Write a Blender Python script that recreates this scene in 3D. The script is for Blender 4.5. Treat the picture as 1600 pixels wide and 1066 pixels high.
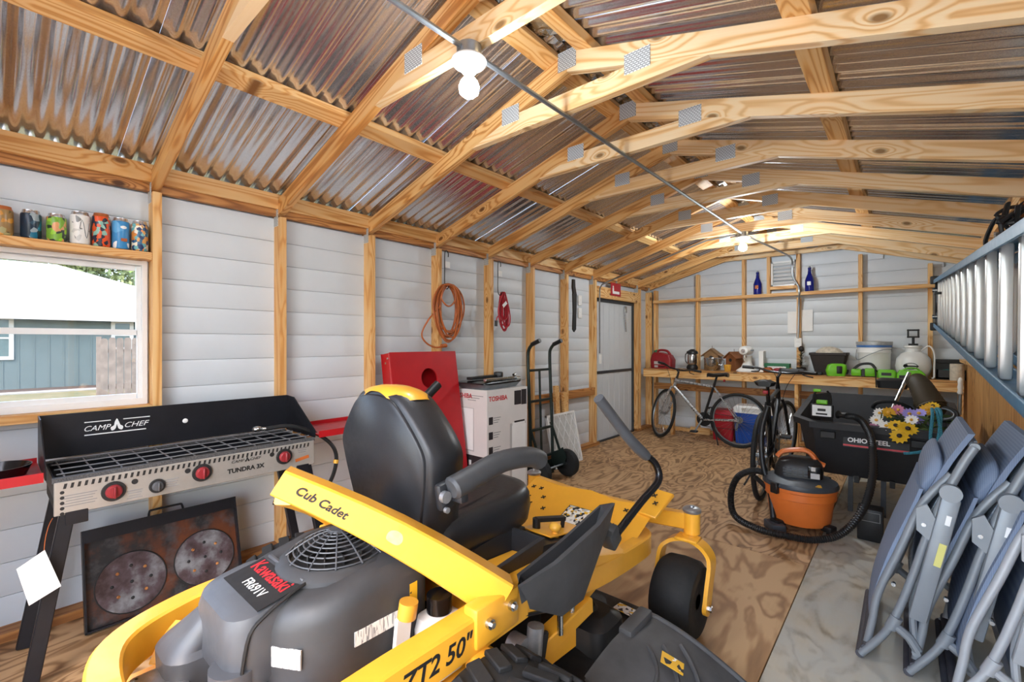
import bpy, bmesh, math, random
from mathutils import Vector, Matrix
def V(*a): return Vector(a)
random.seed(7)
for o in list(bpy.data.objects): bpy.data.objects.remove(o, do_unlink=True)
C = bpy.context.scene.collection
SC = bpy.context.scene
PI = math.pi
# ------------------------------------------------------------------ camera, sky, sun, exposure
CAMH = 1.255
YAW = math.atan(615/711.0)
cam = bpy.data.objects.new('camera', bpy.data.cameras.new('camera')); C.objects.link(cam)
cam.data.sensor_width = 36.0; cam.data.lens = 711.0/1600*36; cam.data.clip_start = 0.02; cam.data.clip_end = 300
cam.data.shift_y = 2.0/1600
cam.location = (0, 0, CAMH); cam.rotation_euler = (PI/2, 0, YAW)
SC.camera = cam
w = bpy.data.worlds.new('world'); SC.world = w; w.use_nodes = True
nt = w.node_tree; nt.nodes.clear()
sky = nt.nodes.new('ShaderNodeTexSky'); sky.sky_type = 'NISHITA'; sky.sun_disc = False
sky.sun_elevation = math.radians(48); sky.sun_rotation = math.radians(150); sky.dust_density = 2.0; sky.ozone_density = 1.0
bg = nt.nodes.new('ShaderNodeBackground'); bg.inputs[1].default_value = 0.5
wo = nt.nodes.new('ShaderNodeOutputWorld'); nt.links.new(sky.outputs[0], bg.inputs[0]); nt.links.new(bg.outputs[0], wo.inputs[0])
sun = bpy.data.objects.new('sun', bpy.data.lights.new('sun', 'SUN')); C.objects.link(sun)
sun.data.energy = 1.25; sun.data.angle = math.radians(0.6); sun.data.color = (1, 1, .98)
sun.rotation_euler = V(.35, .94, -1.88).to_track_quat('-Z', 'Y').to_euler()   # sun stands behind the camera, high over the open front
vs = SC.view_settings; vs.view_transform = 'Standard'; vs.look = 'None'; vs.exposure = 1.33; vs.gamma = 1.0; vs.use_curve_mapping = False

# ------------------------------------------------------------------ mesh helpers
def catmull(pts, n=6, closed=False):
    P = [Vector(p) for p in pts]; out = []; m = len(P)
    for i in range(m if closed else m-1):
        if closed: a, b, c, d = P[i-1], P[i], P[(i+1) % m], P[(i+2) % m]
        else: a, b, c, d = P[max(i-1, 0)], P[i], P[i+1], P[min(i+2, m-1)]
        for k in range(n):
            t = k/n
            out.append(0.5*((2*b)+(c-a)*t+(2*a-5*b+4*c-d)*t*t+(3*b-a-3*c+d)*t**3))
    if not closed: out.append(P[-1])
    return out
class MB:
    def __init__(s): s.v = []; s.f = []; s.M = None
    def _add(s, vs, fs, M=None):
        k = len(s.v)
        for p in vs:
            p = Vector(p)
            if M is not None: p = M @ p
            if s.M is not None: p = s.M @ p
            s.v.append(p)
        s.f += [tuple(i+k for i in f) for f in fs]
        return s
    def box(s, c, d, rot=None, bev=0.0):
        bm = bmesh.new(); bmesh.ops.create_cube(bm, size=1.0, matrix=Matrix.Diagonal((d[0], d[1], d[2], 1)))
        if bev: bmesh.ops.bevel(bm, geom=bm.edges[:], offset=min(bev, min(d)*.49), segments=2 if bev > .004 else 1, profile=.5, affect='EDGES')
        M = Matrix.Translation(c)
        if rot is not None: M = M @ (rot.to_4x4() if isinstance(rot, Matrix) else eul(*rot))
        bm.verts.index_update()
        s._add([v.co for v in bm.verts], [[v.index for v in f.verts] for f in bm.faces], M); bm.free(); return s
    def bar(s, a, b, w, t, up=(0, 0, 1), bev=0.0):
        a, b = Vector(a), Vector(b); return s.box((a+b)/2, ((b-a).length, t, w), frame(b-a, up).to_3x3(), bev)
    def tube(s, pts, r, n=8, closed=False, cap=True, flat=None, up=None):
        P = [Vector(p) for p in pts]; m = len(P); rings = []; fs = []; N = None; vs = []
        for i in range(m):
            if closed: t = P[(i+1) % m]-P[i-1]
            else: t = P[min(i+1, m-1)]-P[max(i-1, 0)]
            t.normalize()
            if N is None:
                u = Vector(up) if up else (V(0, 0, 1) if abs(t.z) < .9 else V(1, 0, 0)); N = (u-u.dot(t)*t).normalized()
            else:
                N = N-N.dot(t)*t
                N = N.normalized() if N.length > 1e-6 else t.orthogonal().normalized()
            B = t.cross(N); rr = r[i] if isinstance(r, (list, tuple)) else r
            fl = flat if flat else 1.0
            for k in range(n):
                a = 2*PI*(k+.5)/n; vs.append(P[i]+N*(math.cos(a)*rr)+B*(math.sin(a)*rr*fl))
        for i in range(m if closed else m-1):
            j = (i+1) % m
            for k in range(n): fs.append((i*n+k, i*n+(k+1) % n, j*n+(k+1) % n, j*n+k))
        if cap and not closed: fs.append(tuple(range(n))[::-1]); fs.append(tuple((m-1)*n+k for k in range(n)))
        return s._add(vs, fs)
    def lathe(s, prof, n=24, M=None, a0=0, a1=2*PI):
        vs = []; fs = []; m = len(prof); full = abs(a1-a0-2*PI) < 1e-6; q = n if full else n+1
        for r, z in prof:
            for k in range(q):
                a = a0+(a1-a0)*k/n; vs.append((r*math.cos(a), r*math.sin(a), z))
        for i in range(m-1):
            for k in range(n): fs.append((i*q+k, i*q+(k+1) % q, (i+1)*q+(k+1) % q, (i+1)*q+k))
        if full:
            if prof[0][0] > 1e-5: fs.append(tuple(range(q))[::-1])
            if prof[-1][0] > 1e-5: fs.append(tuple((m-1)*q+k for k in range(q)))
        return s._add(vs, fs, M)
    def cyl(s, a, b, r, n=12, r2=None):
        a, b = Vector(a), Vector(b); return s.tube([a, b], [r, r if r2 is None else r2], n)
    def prism(s, poly, h, M=None):   # poly in local xy, extruded 0..h along local z
        n = len(poly); vs = [(x, y, 0) for x, y in poly]+[(x, y, h) for x, y in poly]
        fs = [tuple(range(n))[::-1], tuple(range(n, 2*n))]+[(i, (i+1) % n, n+(i+1) % n, n+i) for i in range(n)]
        return s._add(vs, fs, M)
    def loft(s, rings, cap=True, closed=True, M=None):
        n = len(rings[0]); vs = [p for r in rings for p in r]; fs = []
        for i in range(len(rings)-1):
            for k in range(n if closed else n-1): fs.append((i*n+k, i*n+(k+1) % n, (i+1)*n+(k+1) % n, (i+1)*n+k))
        if cap: fs.append(tuple(range(n))[::-1]); fs.append(tuple((len(rings)-1)*n+k for k in range(n)))
        return s._add(vs, fs, M)
    def ball(s, c, r, n=12, m=8, M=None):
        if not isinstance(r, (tuple, list)): r = (r, r, r)
        prof = [(math.sin(PI*i/m), -math.cos(PI*i/m)) for i in range(m+1)]
        prof[0] = (0, -1); prof[-1] = (0, 1)
        A = Matrix.Translation(c) @ Matrix.Diagonal((*r, 1))
        return s.lathe([(max(a, 1e-4), b) for a, b in prof], n, A if M is None else M @ A)
    def quad(s, a, b, c, d): return s._add([a, b, c, d], [(0, 1, 2, 3)])
    def torus(s, c, R, r, M=None, n=32, k=8):
        A = Matrix.Translation(c) @ (M.to_4x4() if M is not None else Matrix())
        return s.tube([A @ V(R*math.cos(2*PI*i/n), R*math.sin(2*PI*i/n), 0) for i in range(n)], r, k, closed=True, up=A.to_3x3() @ V(0, 0, 1))
    def mesh(s, name, m=None, smooth=40):
        me = bpy.data.meshes.new(name); me.from_pydata([tuple(p) for p in s.v], [], s.f)
        bm = bmesh.new(); bm.from_mesh(me); bmesh.ops.recalc_face_normals(bm, faces=bm.faces); bm.to_mesh(me); bm.free()
        if smooth:
            me.polygons.foreach_set('use_smooth', [True]*len(me.polygons)); me.set_sharp_from_angle(angle=math.radians(smooth))
        if m is not None: me.materials.append(MAT(m) if isinstance(m, str) else m)
        me.update(); return me
    def build(s, name, m=None, parent=None, smooth=40, label=None):
        o = bpy.data.objects.new(name, s.mesh(name, m, smooth)); C.objects.link(o)
        if parent is not None: o.parent = parent
        if label: o['label'] = label
        return o
def eul(x=0, y=0, z=0): return (Matrix.Rotation(z, 4, 'Z') @ Matrix.Rotation(y, 4, 'Y') @ Matrix.Rotation(x, 4, 'X'))
def T(x, y, z): return Matrix.Translation((x, y, z))
def frame(xdir, up=(0, 0, 1), loc=(0, 0, 0)):   # local X along xdir, local Z near up
    x = Vector(xdir).normalized(); u = Vector(up)
    if abs(x.dot(u.normalized())) > .999: u = V(1, 0, 0) if abs(x.x) < .9 else V(0, 1, 0)
    y = u.cross(x).normalized(); z = x.cross(y)
    M = Matrix((x, y, z)).transposed().to_4x4(); M.translation = Vector(loc); return M
def tag(o, label, cat, group=None, kind=None):
    o['label'] = label; o['category'] = cat
    if group: o['group'] = group
    if kind: o['kind'] = kind
    return o
def thing(name, label, cat, loc=(0, 0, 0), rz=0, group=None, rot=None):
    o = bpy.data.objects.new(name, None); C.objects.link(o); o.empty_display_size = .05
    o.location = loc; o.rotation_euler = rot if rot else (0, 0, rz)
    return tag(o, label, cat, group)
def part_empty(name, parent):
    o = bpy.data.objects.new(name, None); C.objects.link(o); o.empty_display_size = .05; o.parent = parent; return o
def dup(root, loc=None, rz=None, label=None, parent=None):
    r = root.copy(); C.objects.link(r); r.parent = parent
    if loc is not None: r.location = loc
    if rz is not None: r.rotation_euler = (0, 0, rz)
    if label: r['label'] = label
    for ch in list(root.children):
        dup(ch, parent=r)
    return r
def share(name, me, parent, M):
    o = bpy.data.objects.new(name, me); C.objects.link(o); o.parent = parent; o.matrix_basis = M; return o
def board(name, a, b, wd, th, m, parent, up=(0, 0, 1), ext=0):   # plank from a to b; wd along up, th across
    a, b = Vector(a), Vector(b); L = (b-a).length
    mb = MB().box((L/2, 0, 0), (L, th, wd), bev=.0015)
    o = mb.build(name, m, parent, smooth=0); o.matrix_basis = frame(b-a, up, a); return o
def text(name, s, size, M, m, parent, ext=.0006, align='LEFT', shear=0, sx=1, bold=0, spacing=1):
    cu = bpy.data.curves.new(name, 'FONT'); cu.body = s; cu.size = size; cu.extrude = ext; cu.align_x = align; cu.shear = shear; cu.resolution_u = 3
    cu.offset = bold; cu.space_character = spacing
    t = bpy.data.objects.new(name, cu); C.objects.link(t)
    bpy.context.view_layer.update()
    me = bpy.data.meshes.new_from_object(t.evaluated_get(bpy.context.evaluated_depsgraph_get()))
    bpy.data.objects.remove(t, do_unlink=True); bpy.data.curves.remove(cu)
    me.materials.clear(); me.materials.append(MAT(m)); me.name = name
    o = bpy.data.objects.new(name, me); C.objects.link(o); o.parent = parent; o.matrix_basis = M @ Matrix.Diagonal((sx, 1, 1, 1)); return o
# ------------------------------------------------------------------ materials
MATS = {}
def MAT(n): return MATS[n]
class NB:
    def __init__(s, name):
        s.m = bpy.data.materials.new(name); s.m.use_nodes = True; s.t = s.m.node_tree; s.t.nodes.clear()
        s.out = s.n('ShaderNodeOutputMaterial'); s.p = s.n('ShaderNodeBsdfPrincipled'); s.t.links.new(s.p.outputs[0], s.out.inputs[0]); MATS[name] = s.m
    def n(s, t, **k):
        x = s.t.nodes.new(t)
        for a, b in k.items(): setattr(x, a, b)
        return x
    def l(s, a, b): s.t.links.new(a, b)
    def set(s, **k):
        for a, b in k.items():
            i = s.p.inputs[a.replace('_', ' ')]
            if hasattr(b, 'links') or isinstance(b, bpy.types.NodeSocket): s.l(b, i)
            else: i.default_value = (*b, 1) if isinstance(b, tuple) and len(b) == 3 and i.type == 'RGBA' else b
        return s
    def coord(s, scale=(1, 1, 1), kind='Object', rnd=0):
        tc = s.n('ShaderNodeTexCoord'); mp = s.n('ShaderNodeMapping'); mp.inputs['Scale'].default_value = scale; s.l(tc.outputs[kind], mp.inputs[0])
        if rnd:
            oi = s.n('ShaderNodeObjectInfo'); mu = s.n('ShaderNodeVectorMath', operation='MULTIPLY'); mu.inputs[1].default_value = (rnd, rnd*1.7, rnd*2.3)
            s.l(oi.outputs['Random'], mu.inputs[0]); s.l(mu.outputs[0], mp.inputs['Location'])
        return mp.outputs[0]
    def noise(s, vec, scale, detail=3, rough=.5, dist=0, out='Fac'):
        x = s.n('ShaderNodeTexNoise'); x.inputs['Scale'].default_value = scale; x.inputs['Detail'].default_value = detail; x.inputs['Roughness'].default_value = rough; x.inputs['Distortion'].default_value = dist
        s.l(vec, x.inputs['Vector']); return x.outputs[out]
    def math(s, op, a, b=None, clamp=False):
        x = s.n('ShaderNodeMath', operation=op); x.use_clamp = clamp
        for i, q in enumerate((a, b)):
            if q is None: continue
            if isinstance(q, (int, float)): x.inputs[i].default_value = q
            else: s.l(q, x.inputs[i])
        return x.outputs[0]
    def ramp(s, fac, stops):
        x = s.n('ShaderNodeValToRGB'); e = x.color_ramp.elements
        e.remove(e[1]); e[0].position = stops[0][0]; e[0].color = (*stops[0][1], 1)
        for p, c in stops[1:]: e.new(p).color = (*c, 1)
        s.l(fac, x.inputs[0]); return x.outputs[0]
    def mix(s, fac, a, b, mode='MIX'):
        x = s.n('ShaderNodeMix', data_type='RGBA', blend_type=mode)
        for i, q in ((0, fac), (6, a), (7, b)):
            if isinstance(q, (int, float)): x.inputs[i].default_value = q
            elif isinstance(q, tuple): x.inputs[i].default_value = (*q, 1)
            else: s.l(q, x.inputs[i])
        return x.outputs[2]
    def bump(s, h, strength=.2, dist=.002):
        x = s.n('ShaderNodeBump'); x.inputs['Strength'].default_value = strength; x.inputs['Distance'].default_value = dist; s.l(h, x.inputs['Height']); s.l(x.outputs[0], s.p.inputs['Normal']); return s
def plain(name, col, rough=.5, metal=0, var=.12, vs=8, bump=0, bs=120, coat=0, emis=0, spec=.5):
    b = NB(name); co = b.coord(rnd=9)
    n = b.noise(co, vs, 4, .6)
    dark = tuple(c*(1-var) for c in col); lite = tuple(min(1, c*(1+var)) for c in col)
    b.set(Base_Color=b.ramp(n, [(.3, dark), (.7, lite)]), Roughness=b.math('ADD', b.math('MULTIPLY', b.noise(co, vs*5, 3), .16), rough-.08), Metallic=metal, Coat_Weight=coat, Specular_IOR_Level=spec)
    if bump: b.bump(b.noise(co, bs, 3), bump, .002)
    if emis: b.set(Emission_Color=col, Emission_Strength=emis)
    return b.m
def wood(name, lite, mid, dark, knot=True, rough=.55, freq=15, gx=.7):
    b = NB(name); co = b.coord((gx, 13, 13), rnd=13)
    n1 = b.noise(co, .55, 2, .45, .3)
    if knot:
        sx = b.n('ShaderNodeSeparateXYZ'); b.l(b.coord((1.7, 3.2, 3.4), rnd=17), sx.inputs[0]); cx = b.n('ShaderNodeCombineXYZ'); b.l(sx.outputs[0], cx.inputs[0]); b.l(sx.outputs[2], cx.inputs[1])
        vo = b.n('ShaderNodeTexVoronoi'); vo.voronoi_dimensions = '2D'; vo.inputs['Scale'].default_value = 1.0; b.l(cx.outputs[0], vo.inputs['Vector'])
        kn = b.ramp(vo.outputs['Distance'], [(.028, (1, 1, 1)), (.045, (.5, .5, .5)), (.062, (0, 0, 0))])
        n1 = b.math('ADD', n1, b.ramp(vo.outputs['Distance'], [(.0, (.28,)*3), (.12, (.10,)*3), (.30, (0, 0, 0))]))
    g = b.math('SINE', b.math('MULTIPLY', n1, freq*6.28))
    g = b.math('MULTIPLY', b.math('ADD', g, 1), .5)
    fine = b.noise(b.coord((6, 160, 160), rnd=13), 1, 2, .6)
    f = b.math('ADD', b.math('MULTIPLY', b.math('POWER', g, 2.2), .72), b.math('MULTIPLY', fine, .3))
    col = b.ramp(f, [(.08, lite), (.5, mid), (1.0, dark)])
    oi = b.n('ShaderNodeObjectInfo')
    col = b.mix(b.math('MULTIPLY', oi.outputs['Random'], .32), col, mid)
    col = b.mix(b.ramp(b.noise(co, .35, 1), [(.4, (0, 0, 0)), (.7, (.35, .35, .35))]), col, dark)
    if knot:
        col = b.mix(kn, col, tuple(c*.42 for c in dark))
    b.set(Base_Color=col, Roughness=rough); b.bump(f, .12, .001); return b.m
def printmat(name, base, cols, sc=(60, 60, 60), thr=.5, rough=.4):   # blocky coloured print
    b = NB(name); co = b.coord(sc, rnd=5)
    vo = b.n('ShaderNodeTexVoronoi'); vo.inputs['Scale'].default_value = 1; b.l(co, vo.inputs['Vector'])
    sep = b.n('ShaderNodeSeparateColor'); b.l(vo.outputs['Color'], sep.inputs[0])
    k = len(cols); r = b.ramp(sep.outputs[0], [(i/k, c) for i, c in enumerate(cols)]); r.node.color_ramp.interpolation = 'CONSTANT'
    mask = b.ramp(sep.outputs[1], [(thr-.01, (0, 0, 0)), (thr, (1, 1, 1))])
    b.set(Base_Color=b.mix(mask, base, r), Roughness=rough); return b.m
def hx(h):
    h = h.lstrip('#'); r = [int(h[i:i+2], 16)/255 for i in (0, 2, 4)]
    return tuple(c/12.92 if c <= .04045 else ((c+.055)/1.055)**2.4 for c in r)
wood('pine', hx('efca90'), hx('e5b06a'), hx('bf7d3a'))
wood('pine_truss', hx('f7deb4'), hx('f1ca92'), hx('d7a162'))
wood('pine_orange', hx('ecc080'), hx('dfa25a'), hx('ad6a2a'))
wood('pine_dark', hx('c98f52'), hx('b0743a'), hx('7d4a1f'))
wood('panel_wood', hx('d8a566'), hx('c68f50'), hx('9a6530'), freq=12)
plain('siding', hx('d3d9de'), .45, 0, .03, 3, .05, 40)
plain('white_vinyl', hx('eeeeec'), .35, 0, .03)
plain('galv_flat', hx('b9bcbd'), .42, .5, .15, 40)
plain('white_plastic', hx('efeeea'), .4, 0, .04)
plain('grey_steel', hx('8f979d'), .35, .9, .12, 20)
plain('steel', hx('c4c7c9'), .25, 1, .08, 20)
plain('black', hx('17181a'), .45, 0, .2, 10)
plain('black_gloss', hx('0d0d10'), .22, 0, .2, 10)
plain('rubber', hx('1b1c1d'), .75, 0, .25, 12, .2, 90)
plain('red_paint', hx('b3131c'), .4, 0, .12, 5)
plain('cord_orange', hx('b4602a'), .5, 0, .2)
plain('cord_red', hx('b01a2c'), .5, 0, .15)
plain('paper', hx('f0f0ee'), .7, 0, .03)
plain('print_black', hx('1e1d1d'), .6, 0, .1)
plain('print_white', hx('f2f2f0'), .6, 0, .02)
plain('print_grey', hx('8b8b8b'), .6, 0, .05)
plain('print_red', hx('c4222b'), .5, 0, .05)
plain('door_metal', hx('cfd3d6'), .4, 0, .03, 4)
b = NB('galvanised')   # spangled corrugated roof sheet
co = b.coord(rnd=3); vo = b.n('ShaderNodeTexVoronoi'); vo.inputs['Scale'].default_value = 420; b.l(co, vo.inputs['Vector'])
sep = b.n('ShaderNodeSeparateColor'); b.l(vo.outputs['Color'], sep.inputs[0])
nz = b.noise(co, 3, 3); col = b.ramp(b.math('ADD', b.math('MULTIPLY', sep.outputs[0], .45), b.math('MULTIPLY', nz, .5)), [(.2, hx('c4c4ca')), (.55, hx('dcdcde')), (.85, hx('ecebec'))])
b.set(Base_Color=col, Metallic=.93, Roughness=b.math('ADD', b.math('MULTIPLY', sep.outputs[1], .12), .13))
b = NB('plate')        # gang-nail plate with punched teeth
co = b.coord((1, 1, 1)); br = b.n('ShaderNodeTexBrick'); br.inputs['Scale'].default_value = 1; br.inputs['Brick Width'].default_value = .016; br.inputs['Row Height'].default_value = .009; br.inputs['Mortar Size'].default_value = .0022
br.inputs['Color1'].default_value = br.inputs['Color2'].default_value = (.72, .74, .74, 1); br.inputs['Mortar'].default_value = (.3, .31, .31, 1); b.l(co, br.inputs['Vector'])
b.set(Base_Color=br.outputs[0], Metallic=0.0, Roughness=.45)
def ply(name, lite, mid, dark, freq, mixgrey=0, sc=(4.2, 1.5, 1)):
    b = NB(name); co = b.coord(sc, rnd=21)
    n1 = b.noise(co, 1.1, 3, .5, .6); g = b.math('MULTIPLY', b.math('ADD', b.math('SINE', b.math('MULTIPLY', n1, freq*6.28)), 1), .5)
    fine = b.noise(b.coord((90, 7, 1), rnd=21), 1, 3, .6); bl = b.noise(co, .9, 4, .6)
    f = b.math('ADD', b.math('MULTIPLY', b.math('POWER', g, 2), .55), b.math('ADD', b.math('MULTIPLY', fine, .2), b.math('MULTIPLY', b.math('SUBTRACT', bl, .5), .9)))
    col = b.ramp(f, [(.05, lite), (.45, mid), (.9, dark)])
    if mixgrey: col = b.mix(b.ramp(b.noise(co, 2.2, 5, .65), [(.42, (mixgrey,)*3), (.66, (0, 0, 0))]), col, hx('b9bab2'))
    b.set(Base_Color=col, Roughness=.6); b.bump(f, .2, .001); return b.m
ply('ply_swirl', hx('cba57a'), hx('a27c54'), hx('64462b'), 11)
ply('ply_tan', hx('cba679'), hx('a98156'), hx('775536'), 6, 0, (2.4, 1.0, 1))
ply('ply_grey', hx('c4bca8'), hx('ab9f88'), hx('7a6a54'), 7, .75, (3.2, 1.6, 1))
b = NB('glass'); b.t.nodes.remove(b.p)
tr = b.n('ShaderNodeBsdfTransparent'); gl = b.n('ShaderNodeBsdfGlossy'); gl.inputs['Roughness'].default_value = .02; fr = b.n('ShaderNodeFresnel'); fr.inputs[0].default_value = 1.45
mx = b.n('ShaderNodeMixShader'); b.l(fr.outputs[0], mx.inputs[0]); b.l(tr.outputs[0], mx.inputs[1]); b.l(gl.outputs[0], mx.inputs[2]); b.l(mx.outputs[0], b.out.inputs[0])

# ------------------------------------------------------------------ room shell
XL, XR, YB, YF = -2.93, .55, 6.55, -.75
SL, SR, SB = -2.84, .46, 6.46          # inner stud faces
RX = -1.19; SLOPE = .29; ZE = 2.035
YK = [.563+.611*k for k in range(-2, 10)]
def zlow(x): return ZE+SLOPE*(x-SL if x <= RX else (2*RX-SL)-x)
def struct(o): o['kind'] = 'structure'; return o
# floor: joist slab + plywood sheets
floor = struct(MB().box(((XL+XR)/2, (YF+YB)/2, -.06), (XR-XL+.1, YB-YF+.1, .08)).build('floor', 'pine_dark', smooth=0))
def sheet(x0, x1, y0, y1, m):
    g = .002; o = MB().box(((x1-x0)/2, (y1-y0)/2, 0), (x1-x0-g*2, y1-y0-g*2, .019), bev=.0015).build('floor_sheet', m, floor, 0); o.location = (x0, y0, -.0095-.0002)
for x0, x1, cuts, ms in ((XL, -1.63, (YF, 1.8, 4.24, YB), ('ply_swirl', 'ply_swirl', 'ply_swirl')), (-1.63, -.412, (YF, .6, 3.02, 5.46, YB), ('ply_tan', 'ply_tan', 'ply_swirl', 'ply_swirl')), (-.412, XR, (YF, 1.2, 3.65, YB), ('ply_grey', 'ply_grey', 'ply_grey'))):
    for i in range(len(cuts)-1): sheet(x0, x1, cuts[i], cuts[i+1], ms[i])
# walls: outer skin + siding planks (each a lap course)
CH = .1425
def plank(parent, a, b, z0, nrm, top=None):   # a,b xy ends on the inner siding plane, nrm points into the room
    a = V(*a, 0); b = V(*b, 0); n = V(*nrm, 0); h = CH if top is None else top-z0; L = (b-a).length
    mb = MB(); M = frame(b-a, (0, 0, 1), a+V(0, 0, z0)); s = 1 if (M.to_3x3() @ V(0, 1, 0)).dot(n) > 0 else -1
    prof = [(-.012*s, .001), (.001*s, .001), (.0035*s, .006), (.0035*s, h-.010), (.0005*s, h-.001), (-.012*s, h-.001)]
    mb.loft([[(0, y, z) for y, z in prof], [(L, y, z) for y, z in prof]]); o = mb.build('siding_plank', 'siding', parent, 30); o.matrix_basis = M
def skin(name, lo, hi): return struct(MB().box([(a+b)/2 for a, b in zip(lo, hi)], [b-a for a, b in zip(lo, hi)]).build(name, 'siding', None, 0))
WY0, WY1, WZ0, WZ1 = -.42, .535, .945, 1.665
mb = MB(); X0 = XL-.03
for y0, y1, z0, z1 in ((YF, WY0, 0, 2.1), (WY1, YB+.04, 0, 2.1), (WY0, WY1, 0, WZ0), (WY0, WY1, WZ1, 2.1)):
    mb.box((X0, (y0+y1)/2, (z0+z1)/2), (.02, y1-y0, z1-z0))
wall_left = struct(mb.build('wall_left', 'siding', None, 0))
DY0, DY1, DZ = 4.93, 5.97, 1.80       # door opening
for i in range(14):
    z = i*CH+.02; top = min(z+CH, 2.03)
    segs = [(YF, YB)]
    if z+CH > WZ0-.02 and z < WZ1+.02:
        segs = [(YF, WY0), (WY1, YB)]
        if z < WZ0: plank(wall_left, (XL, WY0), (XL, WY1), z, (1, 0), WZ0)
        if top > WZ1: plank(wall_left, (XL, WY0), (XL, WY1), WZ1, (1, 0), top)
    out = []
    for a, b_ in segs:
        if b_ > DY0 and z < DZ: out += [(a, DY0), (DY1, b_)]
        else: out.append((a, b_))
    for a, b_ in out: plank(wall_left, (XL, a), (XL, b_), z, (1, 0), None if i < 13 else top)
wall_right = skin('wall_right', (XR+.012, YF, 0), (XR+.04, YB+.04, 2.1))
for i in range(14): plank(wall_right, (XR, YF), (XR, YB), i*CH+.02, (-1, 0), None if i < 13 else 2.03)
wall_back = struct(MB().prism([(XL-.02, 0), (XR+.02, 0), (XR+.02, 2.1), (RX, 2.1+SLOPE*1.74), (XL-.02, 2.1)], .02, Matrix(((1, 0, 0, 0), (0, 0, -1, YB+.04), (0, 1, 0, 0), (0, 0, 0, 1)))).build('wall_back', 'siding', None, 0))
VX0, VX1, VZ0, VZ1 = -1.29, -1.01, 1.955, 2.27
for i in range(18):
    z = i*CH+.05; hw = (2.62-z-CH)/SLOPE if z+CH > 2.11 else 9
    a, b_ = max(XL, RX-hw), min(XR, RX+hw)
    if b_-a < .2: continue
    if z+CH > VZ0+.03 and z < VZ1-.03:
        plank(wall_back, (a, YB), (VX0, YB), z, (0, -1)); plank(wall_back, (VX1, YB), (b_, YB), z, (0, -1))
    else: plank(wall_back, (a, YB), (b_, YB), z, (0, -1))
# unseen front: gable left open for daylight, strip beside the doorway closed
wall_front_unseen = struct(MB().box(((XL-1.75)/2, YF-.02, 1.05), (-1.75-XL, .02, 2.1)).build('wall_front_unseen', 'siding', None, 0))   # unseen strip beside the doorway, closed to cut light on the near left wall
for i in range(14): plank(wall_front_unseen, (XL, YF), (-1.75, YF), i*CH+.02, (0, 1), None if i < 13 else 2.03)
board('door_header', (XL, YF+.04, 2.07), (XR, YF+.04, 2.07), .09, .04, 'pine', wall_front_unseen)
board('door_jamb', (-1.73, YF+.02, 0), (-1.73, YF+.02, 2.02), .09, .04, 'pine', wall_front_unseen, up=(0, 1, 0))
# studs
W, TH = .089, .038
def stud(parent, x, y, z0, z1, along='y', m='pine'):
    if along == 'y': board('stud', (x, y, z0), (x, y, z1), W, TH, m, parent, up=(1, 0, 0))
    else: board('stud', (x, y, z0), (x, y, z1), W, TH, m, parent, up=(0, 1, 0))
for k, y in enumerate(YK):
    xs = (XL+SL)/2+.002
    if abs(y-(-.048)) < .1: stud(wall_left, xs, y, .038, .905); stud(wall_left, xs, y, 1.703, zlow(SL)-.025)
    elif DY0+.1 < y < DY1-.02: stud(wall_left, xs, y, 1.90, zlow(SL)-.025)
    else: stud(wall_left, xs, y, .038, zlow(SL)-.025)
    if y > .3: stud(wall_right, (XR+SR)/2-.002, y, .038, zlow(SL)-.025)
stud(wall_left, (XL+SL)/2+.002, WY0-.02, .038, 2.0)
stud(wall_left, (XL+SL)/2+.002, SB-.022, .038, 1.99)
stud(wall_left, (XL+SL)/2+.002, DY1+.02, .038, 1.83)
# sill plate, window header/sill boards, girts, door header
for a, b_ in ((YF, DY0), (DY1+.04, SB)): board('sill_plate', ((XL+SL)/2, a, .019), ((XL+SL)/2, b_, .019), .038, .088, 'pine_dark', wall_left)
board('sill_plate', ((XR+SR)/2, YF, .019), ((XR+SR)/2, SB, .019), .038, .088, 'pine_dark', wall_right)
board('window_header', ((XL+SL)/2, WY0, 1.684), ((XL+SL)/2, .543, 1.684), .038, .0885, 'pine', wall_left)
board('window_sill_board', ((XL+SL)/2, WY0, .925), ((XL+SL)/2, .543, .925), .038, .0885, 'pine', wall_left)
board('girt', (SL-.02, YK[7]+.02, .665), (SL-.02, YK[9]-.02, .665), .09, .04, 'pine_dark', wall_left)
board('door_header', (SL-.02, YK[9]+.02, 1.875), (SL-.02, YK[11]-.02, 1.875), .14, .038, 'pine', wall_left)
for z, x, t_, m in ((2.045, XL+.02, .05, 'pine_dark'), (2.105, SL-.045, .09, 'pine')):
    board('eave_beam', (x, YF, z), (x, SB, z), t_, .038, m, wall_left)
    board('eave_beam', (2*RX-x, YF, z), (2*RX-x, SB, z), t_, .038, m, wall_right)
# back wall framing
yb = (YB+SB)/2-.002
for x in (-2.80, -2.19, -1.60, -.387, .196): stud(wall_back, x, yb, .038, zlow(x)-.03, 'x')
for x in (VX0-.02, VX1+.02): stud(wall_back, x, yb, 1.87, zlow(x)-.03, 'x')
stud(wall_back, -.985, yb, .038, 1.80, 'x')
board('vent_sill', (VX0, yb, VZ0-.02), (VX1, yb, VZ0-.02), .038, .085, 'pine', wall_back)
board('sill_plate', (SL, yb, .019), (SR, yb, .019), .038, .088, 'pine', wall_back)
board('wall_rail', (-2.80, SB-.034, 1.843), (.30, SB-.034, 1.843), .04, .066, 'pine', wall_back)
for a, b_ in ((-2.80, .3),): board('girt', (a, SB-.012, .62), (b_, SB-.012, .62), .089, .024, 'pine_dark', wall_back)
vent = thing('gable_vent', 'white louvred vent high in the back wall between the blue bottles', 'vent', ((VX0+VX1)/2, YB-.03, VZ0))
VWd = VX1-VX0; mb = MB()
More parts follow.
